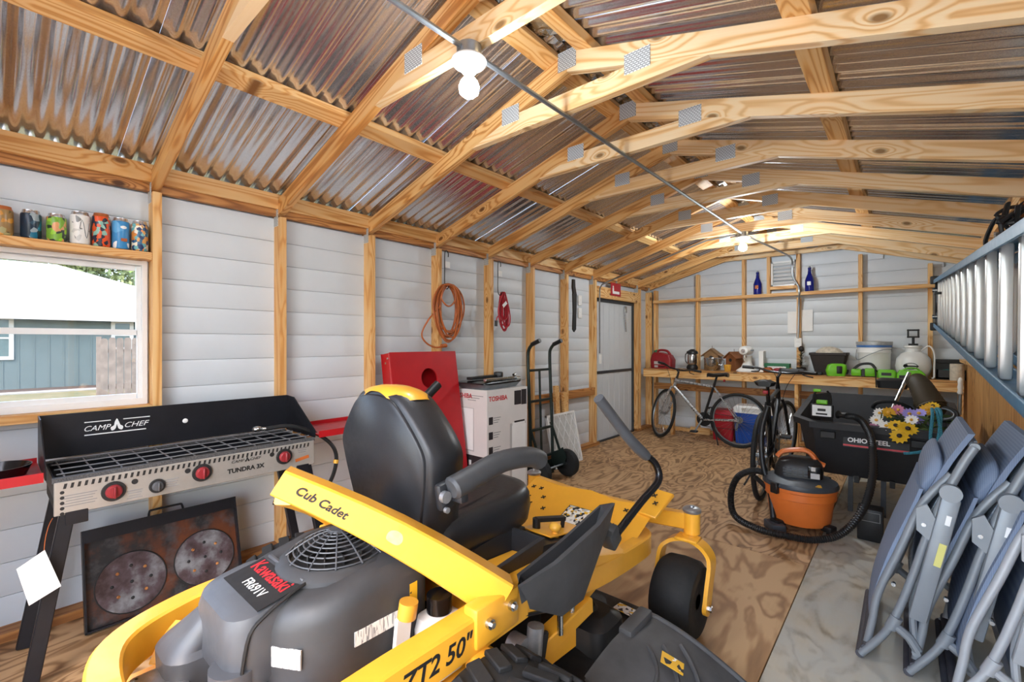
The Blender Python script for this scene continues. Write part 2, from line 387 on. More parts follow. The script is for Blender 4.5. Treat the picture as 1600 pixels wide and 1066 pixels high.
for x in (-VWd/2+.012, VWd/2-.012): mb.box((x, 0, .157), (.02, .05, .31))
for z in (.012, .302): mb.box((0, 0, z), (VWd-.006, .05, .02))
mb.build('frame', 'white_vinyl', vent, 0)
for i in range(6): MB().box((0, .005, .045+i*.046), (VWd-.04, .05, .004), (math.radians(38), 0, 0)).build('louvre', 'white_vinyl', vent, 0)
# plank panelling on the right wall near the bench
for i in range(22):
    y0 = 3.2+i*.148
    if y0 < SB-.15: board('wall_plank', (SR-.009, y0+.073, .04), (SR-.009, y0+.073, 1.06), .145, .017, 'panel_wood', wall_right, up=(0, 1, 0))
board('panel_cap', (SR-.02, 3.2, 1.07), (SR-.02, SB, 1.07), .03, .06, 'pine', wall_right)
# ------------------------------------------------------------------ roof
ca = math.cos(math.atan(SLOPE)); ceiling = struct(MB().prism([(-.14, -.032), (0, .008), (.14, -.032), (.14, -.028), (0, .012), (-.14, -.028)], YB+.1-YF, Matrix(((1, 0, 0, RX), (0, 0, 1, YF), (0, 1, 0, ZE+SLOPE*1.65+.175), (0, 0, 0, 1)))).build('ceiling', 'galvanised', None, 0))
PT = .0764; xin, xout = 0.0, 1.95
me = {}
for sgn in (-1, 1):
    mb = MB(); NY = 8*8; rows = []
    for xi in range(4):
        x = sgn*(.015+(xout-.015)*xi/3)
        rows.append([(x, j*PT/8, -SLOPE*abs(x)+.0095*math.cos(2*PI*j/8)) for j in range(NY+1)])
    mb.loft(rows, cap=False, closed=False)
    me[sgn] = mb.mesh('roof_sheet', 'galvanised', 60)
zs = ZE+SLOPE*1.65+.0927+.042+.009
for i in range(13):
    for sgn in (-1, 1): share('roof_sheet', me[sgn], ceiling, T(RX, YF-.05+i*8*PT, zs+.0008*(i % 2)))
def purlin(x):
    z = zlow(x)+.0927+.0205; u = V(-SLOPE if x < RX else SLOPE, 0, 1).normalized()
    board('purlin', (x, YF, z), (x, YB, z), .038, .089, 'pine', ceiling, up=u)
for x in (-2.11, -.27, RX-.095, RX+.095): purlin(x)
mb = MB()     # crinkled foil closure strip under the ridge
mb.loft([[(RX-.06+.12*i/6, YF+j*.033, zs-.012+random.uniform(-.012, .008)) for i in range(7)] for j in range(int((YB-YF)/.033))], cap=False, closed=False)
mb.build('ridge_foil', 'steel', ceiling, 0)
# trusses
rw = .0927/2
def gplate(par, x, y, z, w_, h_, ang=0):
    o = MB().box((0, 0, 0), (w_, h_, .0022)).build('gusset_plate', 'plate', par, 0); o.matrix_basis = Matrix(((1, 0, 0, x), (0, 0, -1, y), (0, 1, 0, z), (0, 0, 0, 1))) @ eul(0, 0, ang)
for k, y in enumerate(YK+[SB-.005]):
    tr_ = part_empty('roof_truss', ceiling)
    for sgn in (-1, 1):
        xe = RX+sgn*1.78
        mb = MB(); L = 1.78
        poly = [(0, 0), (L, -SLOPE*L), (L, -SLOPE*L+.0927), (0, .0927)]
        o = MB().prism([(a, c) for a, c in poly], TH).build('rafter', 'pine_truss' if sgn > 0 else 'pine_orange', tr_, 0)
        # local X along the rafter so the grain follows it
        o.data.transform(Matrix(((1, 0, 0, 0), (0, 0, 1, 0), (0, 1, 0, 0), (0, 0, 0, 1))))
        R = eul(0, -math.atan(SLOPE), 0)
        o.data.transform(R); o.data.flip_normals()
        B = Matrix.Diagonal((sgn, 1, 1, 1)) if sgn < 0 else Matrix()
        o.data.transform(Matrix())
        if sgn < 0: o.data.transform(Matrix.Rotation(PI, 4, 'Z')); o.data.transform(T(0, TH, 0))
        Rw = R.inverted() if sgn > 0 else Matrix.Rotation(0, 4, 'Z') @ eul(0, math.atan(SLOPE), 0).inverted()
        o.matrix_basis = T(RX, y-TH/2, ZE+SLOPE*1.65) @ Rw
        gplate(tr_, RX+sgn*.348, y-TH/2-.0015, zlow(RX+sgn*.348)+.012, .115, .085)
        if -.3 < y: gplate(tr_, RX+sgn*1.705, y-TH/2-.0015, zlow(RX+1.705)+.0, .055, .12)
    zb = 2.33; zt = 2.419; xb = (ZE+SLOPE*1.65-zb)/SLOPE; xt = (ZE+SLOPE*1.65-zt)/SLOPE
    o = MB().prism([(-xb, 0), (xb, 0), (xt, zt-zb), (-xt, zt-zb)], TH).build('collar_tie', 'pine_truss', tr_, 0)
    o.data.transform(Matrix(((1, 0, 0, 0), (0, 0, 1, 0), (0, 1, 0, 0), (0, 0, 0, 1)))); o.matrix_basis = T(RX, y-TH/2, zb); o.data.flip_normals()
    gplate(tr_, RX, y-TH/2-.0015, ZE+SLOPE*1.65+.055, .10, .09)
# ------------------------------------------------------------------ outside the window and the open front
plain('leaf', hx('6f8a45'), .6, 0, .45, 3); plain('bark', hx('6b5a48'), .9, 0, .3, 6, .5, 30)
b = NB('grass'); co = b.coord(); n_ = b.noise(co, 1.6, 5, .7); b.set(Base_Color=b.ramp(n_, [(.3, hx('4d5530')), (.5, hx('675f3e')), (.7, hx('7a6e50'))]), Roughness=.9); b.bump(b.noise(co, 40, 4), .8, .03)
plain('mulch', hx('4d3c30'), .95, 0, .4, 12, .6, 40); plain('bounce_concrete', hx('d9d7d0'), .85, 0, .1, 4, .2, 60)
plain('teal_siding', hx('56625f'), .7, 0, .06, 2); plain('shingle', hx('989794'), .9, 0, .12, 9, .4, 60); plain('house_trim', hx('b5b2aa'), .6, 0, .05); plain('fence_wood', hx('6e6359'), .85, 0, .3, 5, .3, 60)
plain('pane_dark', hx('5a6a66'), .1, 0, .1)
GZ = -.16
ground = struct(MB().box((-20, 5, GZ-.1), (140, 140, .2)).build('ground', 'grass', None, 0))
MB().box((-1.2, -8.8, GZ+.02), (9, 16, .05)).build('bounce_apron', 'bounce_concrete', ground, 0)  # unseen pale slab, added to bounce daylight up into the shed
plain('path_stone', hx('8d8a84'), .9, 0, .1, 4)
MB().box((-18.5, 5, GZ+.012), (.55, 40, .03)).build('garden_path', 'path_stone', ground, 0)
MB().box((-19.4, 5, GZ+.01), (1.1, 40, .03)).build('mulch_bed', 'mulch', ground, 0)
struct(ground)
hs = thing('neighbour_house', 'teal vertical-sided house with white shingle roof seen through the window', 'house', (-20, 0, GZ))
mb = MB(); mb.box((-5, -3, 1.12), (10, 20, 2.24)); mb.build('wall', 'teal_siding', hs, 0)
mb = MB()
for i in range(62): mb.box((.006, -12.8+i*.32, 1.12), (.012, .03, 2.2))
mb.build('wall_batten', 'teal_siding', hs, 0)['kind'] = 'stuff'
e, r0, r1 = .5, 2.24, 4.44
P = [(e, -13.5, r0), (e, 7.3, r0), (-10.5, 7.3, r0), (-10.5, -13.5, r0), (-5, -8, r1), (-5, 1.81, r1)]
MB()._add([(x, y, z) for x, y, z in P]+[(x, y, z-.12) for x, y, z in P[:4]], [(0, 1, 5, 4), (1, 2, 5), (2, 3, 4, 5), (3, 0, 4), (0, 6, 7, 1), (1, 7, 8, 2), (2, 8, 9, 3), (3, 9, 6, 0), (6, 9, 8, 7)]).build('roof', 'shingle', hs, 0)
MB().box((e+.01, -3.1, r0-.06), (.03, 20.8, .17)).build('fascia', 'house_trim', hs, 0)
for y0, y1, z0, z1 in ((-.65, .49, .95, 2.13), (2.77, 3.25, 1.2, 2.1), (-4, -3, .95, 2.13)):
    mb = MB(); yc, zc = (y0+y1)/2, (z0+z1)/2
    for y in (y0, y1): mb.box((.03, y, zc), (.05, .1, z1-z0+.1))
    for z in (z0, zc, z1): mb.box((.031, yc, z), (.05, y1-y0+.1, .1 if z != zc else .05))
    wn = mb.build('window', 'house_trim', hs, 0); MB().box((.015, yc, zc), (.02, y1-y0, z1-z0)).build('pane', 'pane_dark', wn, 0)
fn = thing('picket_fence', 'weathered grey wooden picket fence standing in the yard outside the window', 'fence', (-14.85, 1.8, GZ), math.radians(-12))
me_ = MB().prism([(-.068, 0), (.068, 0), (.068, 1.47), (.04, 1.52), (-.04, 1.52), (-.068, 1.47)], .02).mesh('picket', 'fence_wood', 0)
for i in range(34): share('picket', me_, fn, Matrix(((0, 0, 1, random.uniform(0, .012)), (1, 0, 0, .1+i*.146), (0, 1, 0, random.uniform(-.015, .015)), (0, 0, 0, 1))))
for z in (.3, 1.2): MB().box((-.03, 2.5, z), (.05, 5, .09)).build('rail', 'fence_wood', fn, 0)
for y in (0, 2.4, 4.8): MB().box((-.03, y, .77), (.1, .1, 1.56), bev=.006).build('post', 'fence_wood', fn, 0)
def tree(name, label, loc, h, rad, n, seed, mleaf='leaf'):
    rnd = random.Random(seed); t = thing(name, label, 'tree', loc, group='trees behind the neighbouring house')
    mb = MB(); mb.tube([(0, 0, 0), (.05, .1, h*.3), (0, -.1, h*.6), (.1, 0, h*.85)], [.28, .22, .15, .05], 8)
    for k in range(9):
        a = k*2.4; z = h*(.35+.05*k); mb.tube([(0, 0, z), (math.cos(a)*rad*.4, math.sin(a)*rad*.4, z+h*.1), (math.cos(a)*rad*.8, math.sin(a)*rad*.8, z+h*.14)], [.09, .06, .02], 6)
    mb.build('trunk', 'bark', t)
    cl = [(rnd.uniform(-.7, .7)*rad, rnd.uniform(-.7, .7)*rad, h*rnd.uniform(.38, .92), rad*rnd.uniform(.3, .5)) for _ in range(22)]
    vs_, fs_ = [], []
    for i in range(n):
        cx, cy, cz, cr = rnd.choice(cl); d = V(rnd.gauss(0, 1), rnd.gauss(0, 1), rnd.gauss(0, .8)).normalized()*cr*rnd.uniform(.75, 1.05)
        p = V(cx, cy, cz)+d; a = V(rnd.gauss(0, 1), rnd.gauss(0, 1), rnd.gauss(0, 1)).normalized(); c_ = a.cross(V(rnd.gauss(0, 1), rnd.gauss(0, 1), rnd.gauss(0, 1))).normalized()
        s_ = rnd.uniform(.12, .26); k = len(vs_); vs_ += [p-a*s_, p+c_*s_*.5, p+a*s_, p-c_*s_*.5]; fs_.append((k, k+1, k+2, k+3))
    f = MB(); f._add(vs_, fs_); o = f.build('foliage', mleaf, t, 0); o['kind'] = 'stuff'
plain('leaf_pale', hx('94a06a'), .6, 0, .4, 3)
tree('broadleaf_tree', 'big green tree rising over the roof nearest the window frame', (-33, 9, GZ), 9.5, 3.4, 11000, 1)
tree('broadleaf_tree', 'paler green tree behind the middle of the white roof', (-42, 3.6, GZ), 11, 3.8, 11000, 2, 'leaf_pale')
tree('broadleaf_tree', 'green tree behind the left end of the white roof', (-33, -2.6, GZ), 8.5, 3.3, 9000, 3)
# ------------------------------------------------------------------ window_1
win = struct(bpy.data.objects.new('window_1', None)); C.objects.link(win)
mb = MB(); x = XL-.01
for y in (WY0+.010, WY1-.010): mb.box((x, y, (WZ0+WZ1)/2), (.07, .02, WZ1-WZ0))
for z in (WZ0+.015, WZ1-.012): mb.box((x, (WY0+WY1)/2, z), (.07, WY1-WY0-.04, .03 if z < 1.2 else .02))
mb.build('window_frame', 'white_vinyl', win, 0)
for z0, z1, dx in ((WZ0+.03, 1.315, .012), (1.295, WZ1-.024, -.014)):
    mb = MB(); a, b_ = WY0+.02, WY1-.02
    for y in (a+.009, b_-.009): mb.box((x+dx, y, (z0+z1)/2), (.022, .018, z1-z0))
    for z in (z0+.012, z1-.012): mb.box((x+dx, (a+b_)/2, z), (.024, b_-a-.044, .024))
    s_ = mb.build('sash', 'white_vinyl', win, 0); MB().box((x+dx, (a+b_)/2, (z0+z1)/2), (.003, b_-a-.05, z1-z0-.05)).build('pane', 'glass', s_, 0)
# ------------------------------------------------------------------ zero-turn mower (authored in room coordinates)
plain('mower_yellow', hx('f3b035'), .32, 0, .06, 6, coat=.3); plain('engine_grey', hx('3d3e40'), .5, 0, .15, 9, .06, 150); plain('engine_light', hx('515357'), .42, 0, .12, 9)
plain('cast_alu', hx('a9abad'), .4, .8, .2, 25, .3, 80); plain('seat_vinyl', hx('26272a'), .38, 0, .15, 12, .12, 220); plain('chute_grey', hx('4a4b4d'), .6, 0, .25, 7, .1, 90)
plain('milky', hx('e6e6e2'), .35, 0, .04); plain('amber_cap', hx('e0a63a'), .4, 0, .08); plain('dark_metal', hx('2a2a2b'), .5, .4, .25, 20)
printmat('warning_print', hx('f3f1ea'), [hx('f0bd22'), hx('222222'), hx('c9c6bd'), hx('f0bd22')], (70, 70, 70), .45)
printmat('warning_yellow', hx('eab62a'), [hx('222222'), hx('f3f1ea'), hx('eab62a')], (55, 55, 55), .62)
printmat('fine_print', hx('ecebe6'), [hx('9a9a98'), hx('c9c9c6')], (260, 40, 260), .5)
MX = -1.19
mw = thing('zero_turn_mower', 'yellow zero-turn riding mower with black seat and exposed grey engine', 'mower', (MX, 1.1, 0))
def WB(t=mw): mb = MB(); mb.M = T(*t.location).inverted(); return mb
def mir(p): return (2*MX-p[0], p[1], p[2])
MY = 'mower_yellow'
# main frame: one flat-sided tube loop round the back, rails forward
loop = catmull([(-.83, .99, .53), (-.83, .6, .53), (-.84, .36, .52), (-.93, .2, .50), (-1.19, .16, .49), (-1.45, .2, .48), (-1.55, .36, .485), (-1.555, .6, .50), (-1.555, .99, .53)], 8)
def strap(mb, pts, hw, hh):   # rectangular section swept, upright in z
    rings = []
    for i, p in enumerate(pts):
        t = (pts[min(i+1, len(pts)-1)]-pts[max(i-1, 0)]); t.z = 0; t.normalize(); n = V(-t.y, t.x, 0); up = V(0, 0, 1); c = .006
        rings.append([p+n*a*hw+up*b*hh+n*da+up*db for a, b, da, db in ((1, 1, 0, -c), (1, 1, -c, 0), (-1, 1, c, 0), (-1, 1, 0, -c), (-1, -1, 0, c), (-1, -1, c, 0), (1, -1, -c, 0), (1, -1, 0, c))])
    return mb.loft(rings)
strap(WB(), loop, .033, .048).build('rear_bumper', MY, mw)
for m_ in (0, 1):
    q = mir if m_ else (lambda p: p)
    pts = [V(*q(p)) for p in ((-.83, .95, .53), (-.83, 1.15, .50), (-.83, 1.4, .44), (-.84, 1.75, .40), (-.87, 1.9, .38), (-.96, 2.0, .36))]
    strap(WB(), catmull(pts, 5), .028, .042).build('side_rail', MY, mw)
    strap(WB(), [V(*q(p)) for p in ((-.80, .45, .36), (-.80, .95, .36), (-.80, 1.2, .34))], .025, .035).build('lower_rail', MY, mw)
    WB().box(q((-.80, .80, .43)), (.045, .055, .12), bev=.005).build('frame_post', MY, mw)
    # upper arm of the rear guard, rising back to the middle
    a0, a1 = V(*q((-.815, .90, .575))), V(*q((-1.165, .475, .915)))
    mb = WB(); rings = []
    if m_: a1 = a0.lerp(a1, .88)-V(0, 0, .02)
    for i in range(7):
        f = i/6; p = a0.lerp(a1, f)+V(0, 0, .02*math.sin(PI*f)); d = (a1-a0).normalized(); sd = V(0, 0, 1).cross(d).normalized(); up = d.cross(sd); h, t_ = .052-.018*f, .033-.008*f
        c = .005; rings.append([p+sd*x_+up*z_ for x_, z_ in ((t_, h-c), (t_-c, h), (c-t_, h), (-t_, h-c), (-t_, c-h), (c-t_, -h), (t_-c, -h), (t_, c-h))])
    mb.loft(rings).build('guard_arm', MY, mw)
    WB().box(q((-.812, .86, .55)), (.05, .16, .10), bev=.008).build('arm_bracket', MY, mw)
    for y, z in ((.905, .563), (.82, .555)):
        o = WB().cyl(q((-.787, y, z)), q((-.775, y, z)), .0125, 12).cyl(q((-.775, y, z)), q((-.768, y, z)), .008, 6).build('bolt', 'steel', mw)
    # fender plate
    mb = WB(); rows = []
    for y, z in ((.86, .575), (1.0, .58), (1.2, .565), (1.4, .53), (1.6, .47)):
        rows.append([V(*q((x_, y, z-dz))) for x_, dz in ((-.98, .0), (-.9, -.005), (-.84, .0), (-.806, .02), (-.806, .05))])
    mb.loft(rows, cap=False, closed=False).build('fender', MY, mw)
    # lap-bar lever
    pts = catmull([q(p) for p in ((-.75, 1.42, .60), (-.725, 1.55, .675), (-.70, 1.645, .735), (-.712, 1.655, .79), (-.735, 1.615, .835), (-.76, 1.54, .90))], 5) if not m_ else catmull([(-1.60, 1.25, .60), (-1.58, 1.0, .68), (-1.55, .92, .78), (-1.52, .95, .84), (-1.505, 1.0, .885), (-1.50, 1.1, .96)], 5)
    lv = WB().tube(pts, .0135, 10).build('control_lever', 'black_gloss', mw)
    WB().tube(catmull([q(p) for p in ((-.735, 1.625, .825), (-.76, 1.53, .905), (-.80, 1.38, 1.063))] if not m_ else [(-1.508, .99, .877), (-1.504, 1.1, .96), (-1.50, 1.255, 1.077)], 5), [.017, .020, .021, .021, .021, .020, .020, .0195, .0195, .019, .019], 14).build('grip', 'engine_light' if not m_ else 'black', lv)
    WB().box(q((-.765, 1.40, .59)), (.05, .06, .07), (0.5, 0, 0), bev=.008).build('lever_boot', 'engine_grey', mw)
    # armrest
    ar = catmull([q(p) for p in ((-.905, .80 if not m_ else .87, .868), (-.90, .86 if not m_ else .90, .882), (-.895, .98, .905), (-.885, 1.10, .90), (-.88, 1.155, .878))], 5)
    WB().tube(ar, [.024]+[.031]*(len(ar)-2)+[.022], 14, flat=1.15).build('armrest', 'engine_grey', mw)
    if not m_:
        WB().box(q((-.935, .805, .845)), (.028, .05, .075), (.15, 0, 0), bev=.01).box(q((-.905, .83, .85)), (.05, .03, .045), bev=.008).build('armrest_bracket', 'seat_vinyl', mw)
        WB().cyl(q((-.922, .79, .848)), q((-.908, .79, .848)), .016, 14).cyl(q((-.92, .795, .812)), q((-.91, .795, .812)), .008, 10).build('bolt', 'cast_alu', mw)
    else: WB().box(q((-.93, .89, .845)), (.03, .05, .06), bev=.01).build('armrest_bracket', 'seat_vinyl', mw)
    # rear tyre
    x0 = q((-.675, 0, 0))[0]; Rw = Matrix(((0, 0, 1, x0), (1, 0, 0, .76), (0, 1, 0, .258), (0, 0, 0, 1)))
    mb = WB(); mb.lathe([(.12, -.10), (.17, -.115), (.225, -.115), (.243, -.085), (.246, 0), (.243, .085), (.225, .115), (.17, .115), (.12, .10)], 40, Rw)
    for i in range(26):
        for s_ in (-1, 1):
            a = 2*PI*(i+.5*(s_ > 0))/26; mb._add(*(lambda bb: (bb.v, bb.f))(MB().box((0, 0, 0), (.014, .036, .08), bev=.003)), Rw @ eul(0, 0, a) @ T(.249, 0, s_*.052) @ eul(s_*.35, 0, 0))
    mb.build('rear_tyre', 'rubber', mw)
    WB().lathe([(.001, .02), (.04, .05), (.05, .03), (.11, .04), (.125, .09), (.125, -.09), (.001, -.08)], 24, Rw).build('rear_rim', 'dark_metal', mw)
    # front caster
    x0 = q((-.735, 0, 0))[0]; Rw = Matrix(((0, 0, 1, x0), (1, 0, 0, 1.96), (0, 1, 0, .163), (0, 0, 0, 1)))
    WB().lathe([(.075, -.075), (.10, -.086), (.138, -.084), (.158, -.06), (.163, 0), (.158, .06), (.138, .084), (.10, .086), (.075, .075)], 36, Rw).build('front_tyre', 'rubber', mw)
    WB().lathe([(.001, -.04), (.03, -.045), (.03, -.02), (.07, -.02), (.08, -.072), (.08, .072), (.07, .02), (.03, .02), (.03, .075), (.001, .075)], 24, Rw).build('front_rim', 'black', mw)
    fk = WB()
    for s_ in (-1, 1):
        fk.cyl((x0+s_*.1, 1.96, .15), (x0+s_*.118, 1.96, .15), .031, 16)
    pth = catmull([V(x0+sx_, 1.96+(z_-.15)*.40, z_) for sx_, z_ in ((-.109, .15), (-.109, .24), (-.108, .315), (-.085, .352), (-.045, .374), (0, .381), (.045, .374), (.085, .352), (.108, .315), (.109, .24), (.109, .15))], 3)
    rings = []
    for i, p_ in enumerate(pth):
        t_ = (pth[min(i+1, len(pth)-1)]-pth[max(i-1, 0)]).normalized(); sd_ = V(0, 1, 0)-t_*t_.y; sd_.normalize(); nn = t_.cross(sd_)
        rings.append([p_+sd_*a_*.033+nn*b2*.008 for a_, b2 in ((1, 1), (-1, 1), (-1, -1), (1, -1))])
    fk.loft(rings)
    fk.box((x0, 2.05, .381), (.10, .075, .014), bev=.004); fk.cyl((x0, 2.07, .385), (x0, 2.07, .33+.06), .03)
    fk.build('caster_fork', MY, mw)
    WB().cyl((x0+.115, 1.96, .15), (x0+.132, 1.96, .15), .013, 6).build('axle_bolt', 'steel', mw)
    WB().cyl((x0, 2.10, .39), (x0, 2.10, .485), .036, 20).build('caster_post', MY, mw)
    WB().lathe([(.037, .483), (.04, .487), (.04, .497), (.03, .505), (.012, .507), (.01, .513), (.001, .513)], 20, T(x0, 2.10, 0)).build('post_cap', 'cast_alu', mw)
strap(WB(), [V(-1.62, 2.10, .44), V(-1.40, 2.08, .43), V(-1.19, 2.075, .43), V(-.98, 2.08, .43), V(-.76, 2.10, .44)], .025, .036).build('front_beam', MY, mw)
WB().box((-1.19, .58, .375), (.7, .74, .012)).build('engine_deck', MY, mw)
WB().bar((-1.50, .30, .46), (-1.36, .52, .40), .012, .10, up=(.6, 0, .4)).build('cross_strut', MY, mw)
# foot plate with punched crosses, lift plate, stickers
mb = WB(); rows = []
for y, z in ((1.30, .41), (1.60, .41), (1.72, .42), (1.86, .47), (1.955, .515)):
    rows.append([(MX-.345+.69*i/8, y+(.025*math.cos(PI*(i-4)/2) if y > 1.9 else 0), z) for i in range(9)])
mb.loft(rows, cap=False, closed=False).build('foot_plate', MY, mw)
mb = MB(); mb.box((0, 0, 0), (.026, .006, .002), (0, 0, .78)).box((0, 0, 0), (.026, .006, .0021), (0, 0, -.78)); hole = mb.mesh('tread_hole', 'print_black', 0)
A_ = math.atan2(.045, .2)
for x_, y_ in ((-1.49, 1.75), (-1.43, 1.79), (-1.47, 1.83), (-1.39, 1.85), (-1.44, 1.90), (-1.36, 1.92), (-1.34, 1.78), (-1.49, 1.90), (-.98, 1.80), (-.92, 1.84), (-.96, 1.90)):
    z_ = .42+(y_-1.72)/.14*.05 if y_ < 1.86 else .47+(y_-1.86)/.095*.045
    share('tread_hole', hole, mw, T(x_-MX, y_-1.1, z_+.004) @ eul(.36, 0, 0))
o = WB().box((-.865, 1.97, .53), (.13, .016, .16), (math.radians(-62), 0, math.radians(-12)), bev=.003).build('lift_pedal', MY, mw)
for x_, y_, z_ in ((-.90, 1.97, .545), (-.86, 1.995, .555), (-.84, 1.955, .535)): share('tread_hole', hole, mw, T(x_-MX, y_-1.1-.012, z_+.006) @ eul(math.radians(28), 0, -.2))
def sticker(nm, m_, c, sx, sy, R, parent=mw, t=.0015):
    o = MB().box((0, 0, 0), (sx, sy, t)).build(nm, m_, parent, 0); o.matrix_basis = T(*(V(*c)-parent.location)) @ R.to_4x4(); return o
sticker('warning_sticker', 'print_black', (-1.14, 1.785, .4465), .175, .135, eul(.343, 0, 0)); sticker('warning_sticker', 'warning_print', (-1.14, 1.785, .4485), .165, .125, eul(.343, 0, 0))
# seat
def outline(wb, wm, wt, z0, z1, n=5):
    return catmull([(-wb, 0, z0), (-wb-.02, 0, z0+.07), (-wm, 0, z0+.22), (-wm+.005, 0, z0+.30), (-wt, 0, z1-.03), (-wt*.5, 0, z1), (0, 0, z1+.006), (wt*.5, 0, z1), (wt, 0, z1-.03), (wm-.005, 0, z0+.30), (wm, 0, z0+.22), (wb+.02, 0, z0+.07), (wb, 0, z0), (0, 0, z0-.01)], n, closed=True)
def ybk(z): return .80-(z-.7)*.10
base = outline(.17, .228, .125, .67, 1.115)
mb = WB(); rings = []
for dy, s_, in ((0, .93), (.012, .985), (.05, 1.0), (.09, .985), (.13, .93), (.14, .86), (.115, .70), (.11, .4)):
    rings.append([V(MX+p.x*s_, ybk(p.z)+dy, .89+(p.z-.89)*(s_ if s_ > .9 else s_+.02)) for p in base])
sb = mb.loft(rings).build('seat_back', 'seat_vinyl', mw, 60)
rp = [V(MX+p.x*.90, ybk(p.z)-.006, .89+(p.z-.89)*.91) for p in base]; rp2 = [V(p.x, p.y+.02, p.z) for p in rp]
WB().loft([[V(MX+(p.x-MX)*.985, p.y-.004, .89+(p.z-.89)*.985) for p in rp], rp, rp2]).build('back_panel', 'seat_vinyl', sb, 60)
top = [p for p in base if p.z > 1.072]; top.sort(key=lambda p: p.x)
mb = WB(); rows = []
for dy, s_, k in ((-.004, .940, .62), (.012, .993, .88), (.05, 1.006, 1.0), (.09, .992, 1.0), (.13, .938, .85)):
    rows.append([V(MX+p.x*s_*k, ybk(p.z)+dy, .89+(p.z-.89)*s_+.0035) for p in top])
mb.loft(rows, cap=False, closed=False).build('headrest_patch', MY, sb, 60)
mb = WB(); rings = []
for z, s_ in ((.60, .90), (.615, .97), (.655, 1.0), (.70, .985), (.725, .93), (.732, .8), (.718, .55)):
    pl = catmull([(-.18, .83, 0), (-.195, 1.0, 0), (-.20, 1.2, 0), (-.14, 1.31, 0), (0, 1.335, 0), (.14, 1.31, 0), (.20, 1.2, 0), (.195, 1.0, 0), (.18, .83, 0), (0, .82, 0)], 4, closed=True)
    rings.append([V(MX+p.x*s_, 1.07+(p.y-1.07)*s_, z+.05*max(0, (p.y-1.0))) for p in pl])
mb.loft(rings).build('seat_cushion', 'seat_vinyl', mw, 60)
WB().box((MX, 1.06, .575), (.34, .40, .05), bev=.01).build('seat_base', 'dark_metal', mw)
WB().cyl((-.985, .83, .64), (-.955, .83, .64), .04, 16).build('seat_hinge', 'amber_cap', mw)
# cup bin, console
mb = WB(); y0, y1, x0, x1 = .91, 1.14, -1.005, -.865
def ring4(a, b_, c, d, z, zz=0): return [(a, c, z), (b_, c, z), (b_, d, z+zz), (a, d, z+zz)]
mb.loft([ring4(x0+.02, x1-.02, y0+.02, y1, .47), ring4(x0, x1, y0, y1+.02, .615, .02), ring4(x0+.012, x1-.012, y0+.012, y1+.008, .618, .02), ring4(x0+.03, x1-.03, y0+.03, y1-.02, .50)]).build('storage_bin', 'seat_vinyl', mw, 20)
mb = WB(); mb.loft([ring4(-1.06, -.87, 1.15, 1.52, .545, -.06), ring4(-1.05, -.885, 1.16, 1.51, .60, -.06)]); mb.build('console', 'seat_vinyl', mw, 20)
o = MB().box((0, 0, 0), (.13, .22, .006), bev=.002).build('console_panel', MY, mw, 0); o.matrix_basis = T(-.972-MX, 1.36-1.1, .575) @ eul(-.168, 0, 0)
WB().cyl((-1.0, 1.29, .585), (-1.0, 1.29, .625), .014, 12).bar((-1.0, 1.29, .62), (-.955, 1.40, .605), .014, .022).cyl((-.96, 1.39, .565), (-.955, 1.395, .61), .008).build('blade_control', 'black', mw)
WB().cyl((-.925, 1.30, .56), (-.925, 1.30, .605), .012, 12).ball((-.925, 1.30, .61), (.022, .022, .016)).build('choke_knob', 'amber_cap', mw)
# side pocket (open topped moulded bin on the right fender)
to = [(-.715, .855, .655), (-.69, .98, .675), (-.69, 1.20, .71), (-.71, 1.33, .735), (-.79, 1.37, .70), (-.805, 1.15, .645), (-.805, .95, .62)]
bo = [(-.735, .92, .565), (-.71, 1.03, .505), (-.71, 1.14, .505), (-.735, 1.27, .585), (-.785, 1.29, .60), (-.785, 1.12, .53), (-.785, .98, .54)]
mid = [tuple((a+b_)/2+(.006 if i == 0 and j < 4 else 0) for i, (a, b_) in enumerate(zip(p, q_))) for j, (p, q_) in enumerate(zip(to, bo))]
cen = V(-.755, 1.1, 0)
inn = [tuple(V(*p).lerp(V(cen.x, p[1]*.94+1.1*.06, p[2]), .22)) for p in to]; inb = [(p[0]*.75+cen.x*.25, p[1]*.9+.11, p[2]-.06) for p in inn]
WB().loft([bo, mid, to, inn, inb]).build('side_pocket', 'engine_grey', mw, 25)
# engine
def rrect(x0, x1, y0, y1, r, z, n=5):
    out = []
    for cx, cy, a0 in ((x1-r, y1-r, 0), (x0+r, y1-r, 90), (x0+r, y0+r, 180), (x1-r, y0+r, 270)):
        for i in range(n+1): a = math.radians(a0+90*i/n); out.append(V(cx+r*math.cos(a), cy+r*math.sin(a), z))
    return out
mb = WB(); rings = []
for dz, s_ in ((.44, 0), (.46, -.004), (.58, -.004), (.605, .004), (.622, .02), (.628, .05)):
    rings.append([V(p.x, p.y, dz+(max(0, .035-abs(p.y-.64)*.12)+(p.y-.47)*.12 if dz > .57 else 0)) for p in catmull([(-1.39+s_, .46+s_, 0), (-1.25, .445+s_, 0), (-1.125, .43+s_, 0), (-1.05-s_*.5, .465+s_*.7, 0), (-1.003-s_, .545+s_*.5, 0), (-.998-s_, .65, 0), (-1.0-s_, .77-s_, 0), (-1.05, .81-s_, 0), (-1.2, .815-s_, 0), (-1.35, .81-s_, 0), (-1.40+s_, .74, 0), (-1.40+s_, .6, 0)], 4, closed=True)])
eng = mb.loft(rings).build('engine_cover', 'engine_grey', mw, 35)
WB().loft([rrect(-1.38, -1.04, .48, .78, .05, .37), rrect(-1.38, -1.04, .48, .78, .05, .45)]).build('engine_block', 'engine_light', mw)
mb = WB(); rings = []
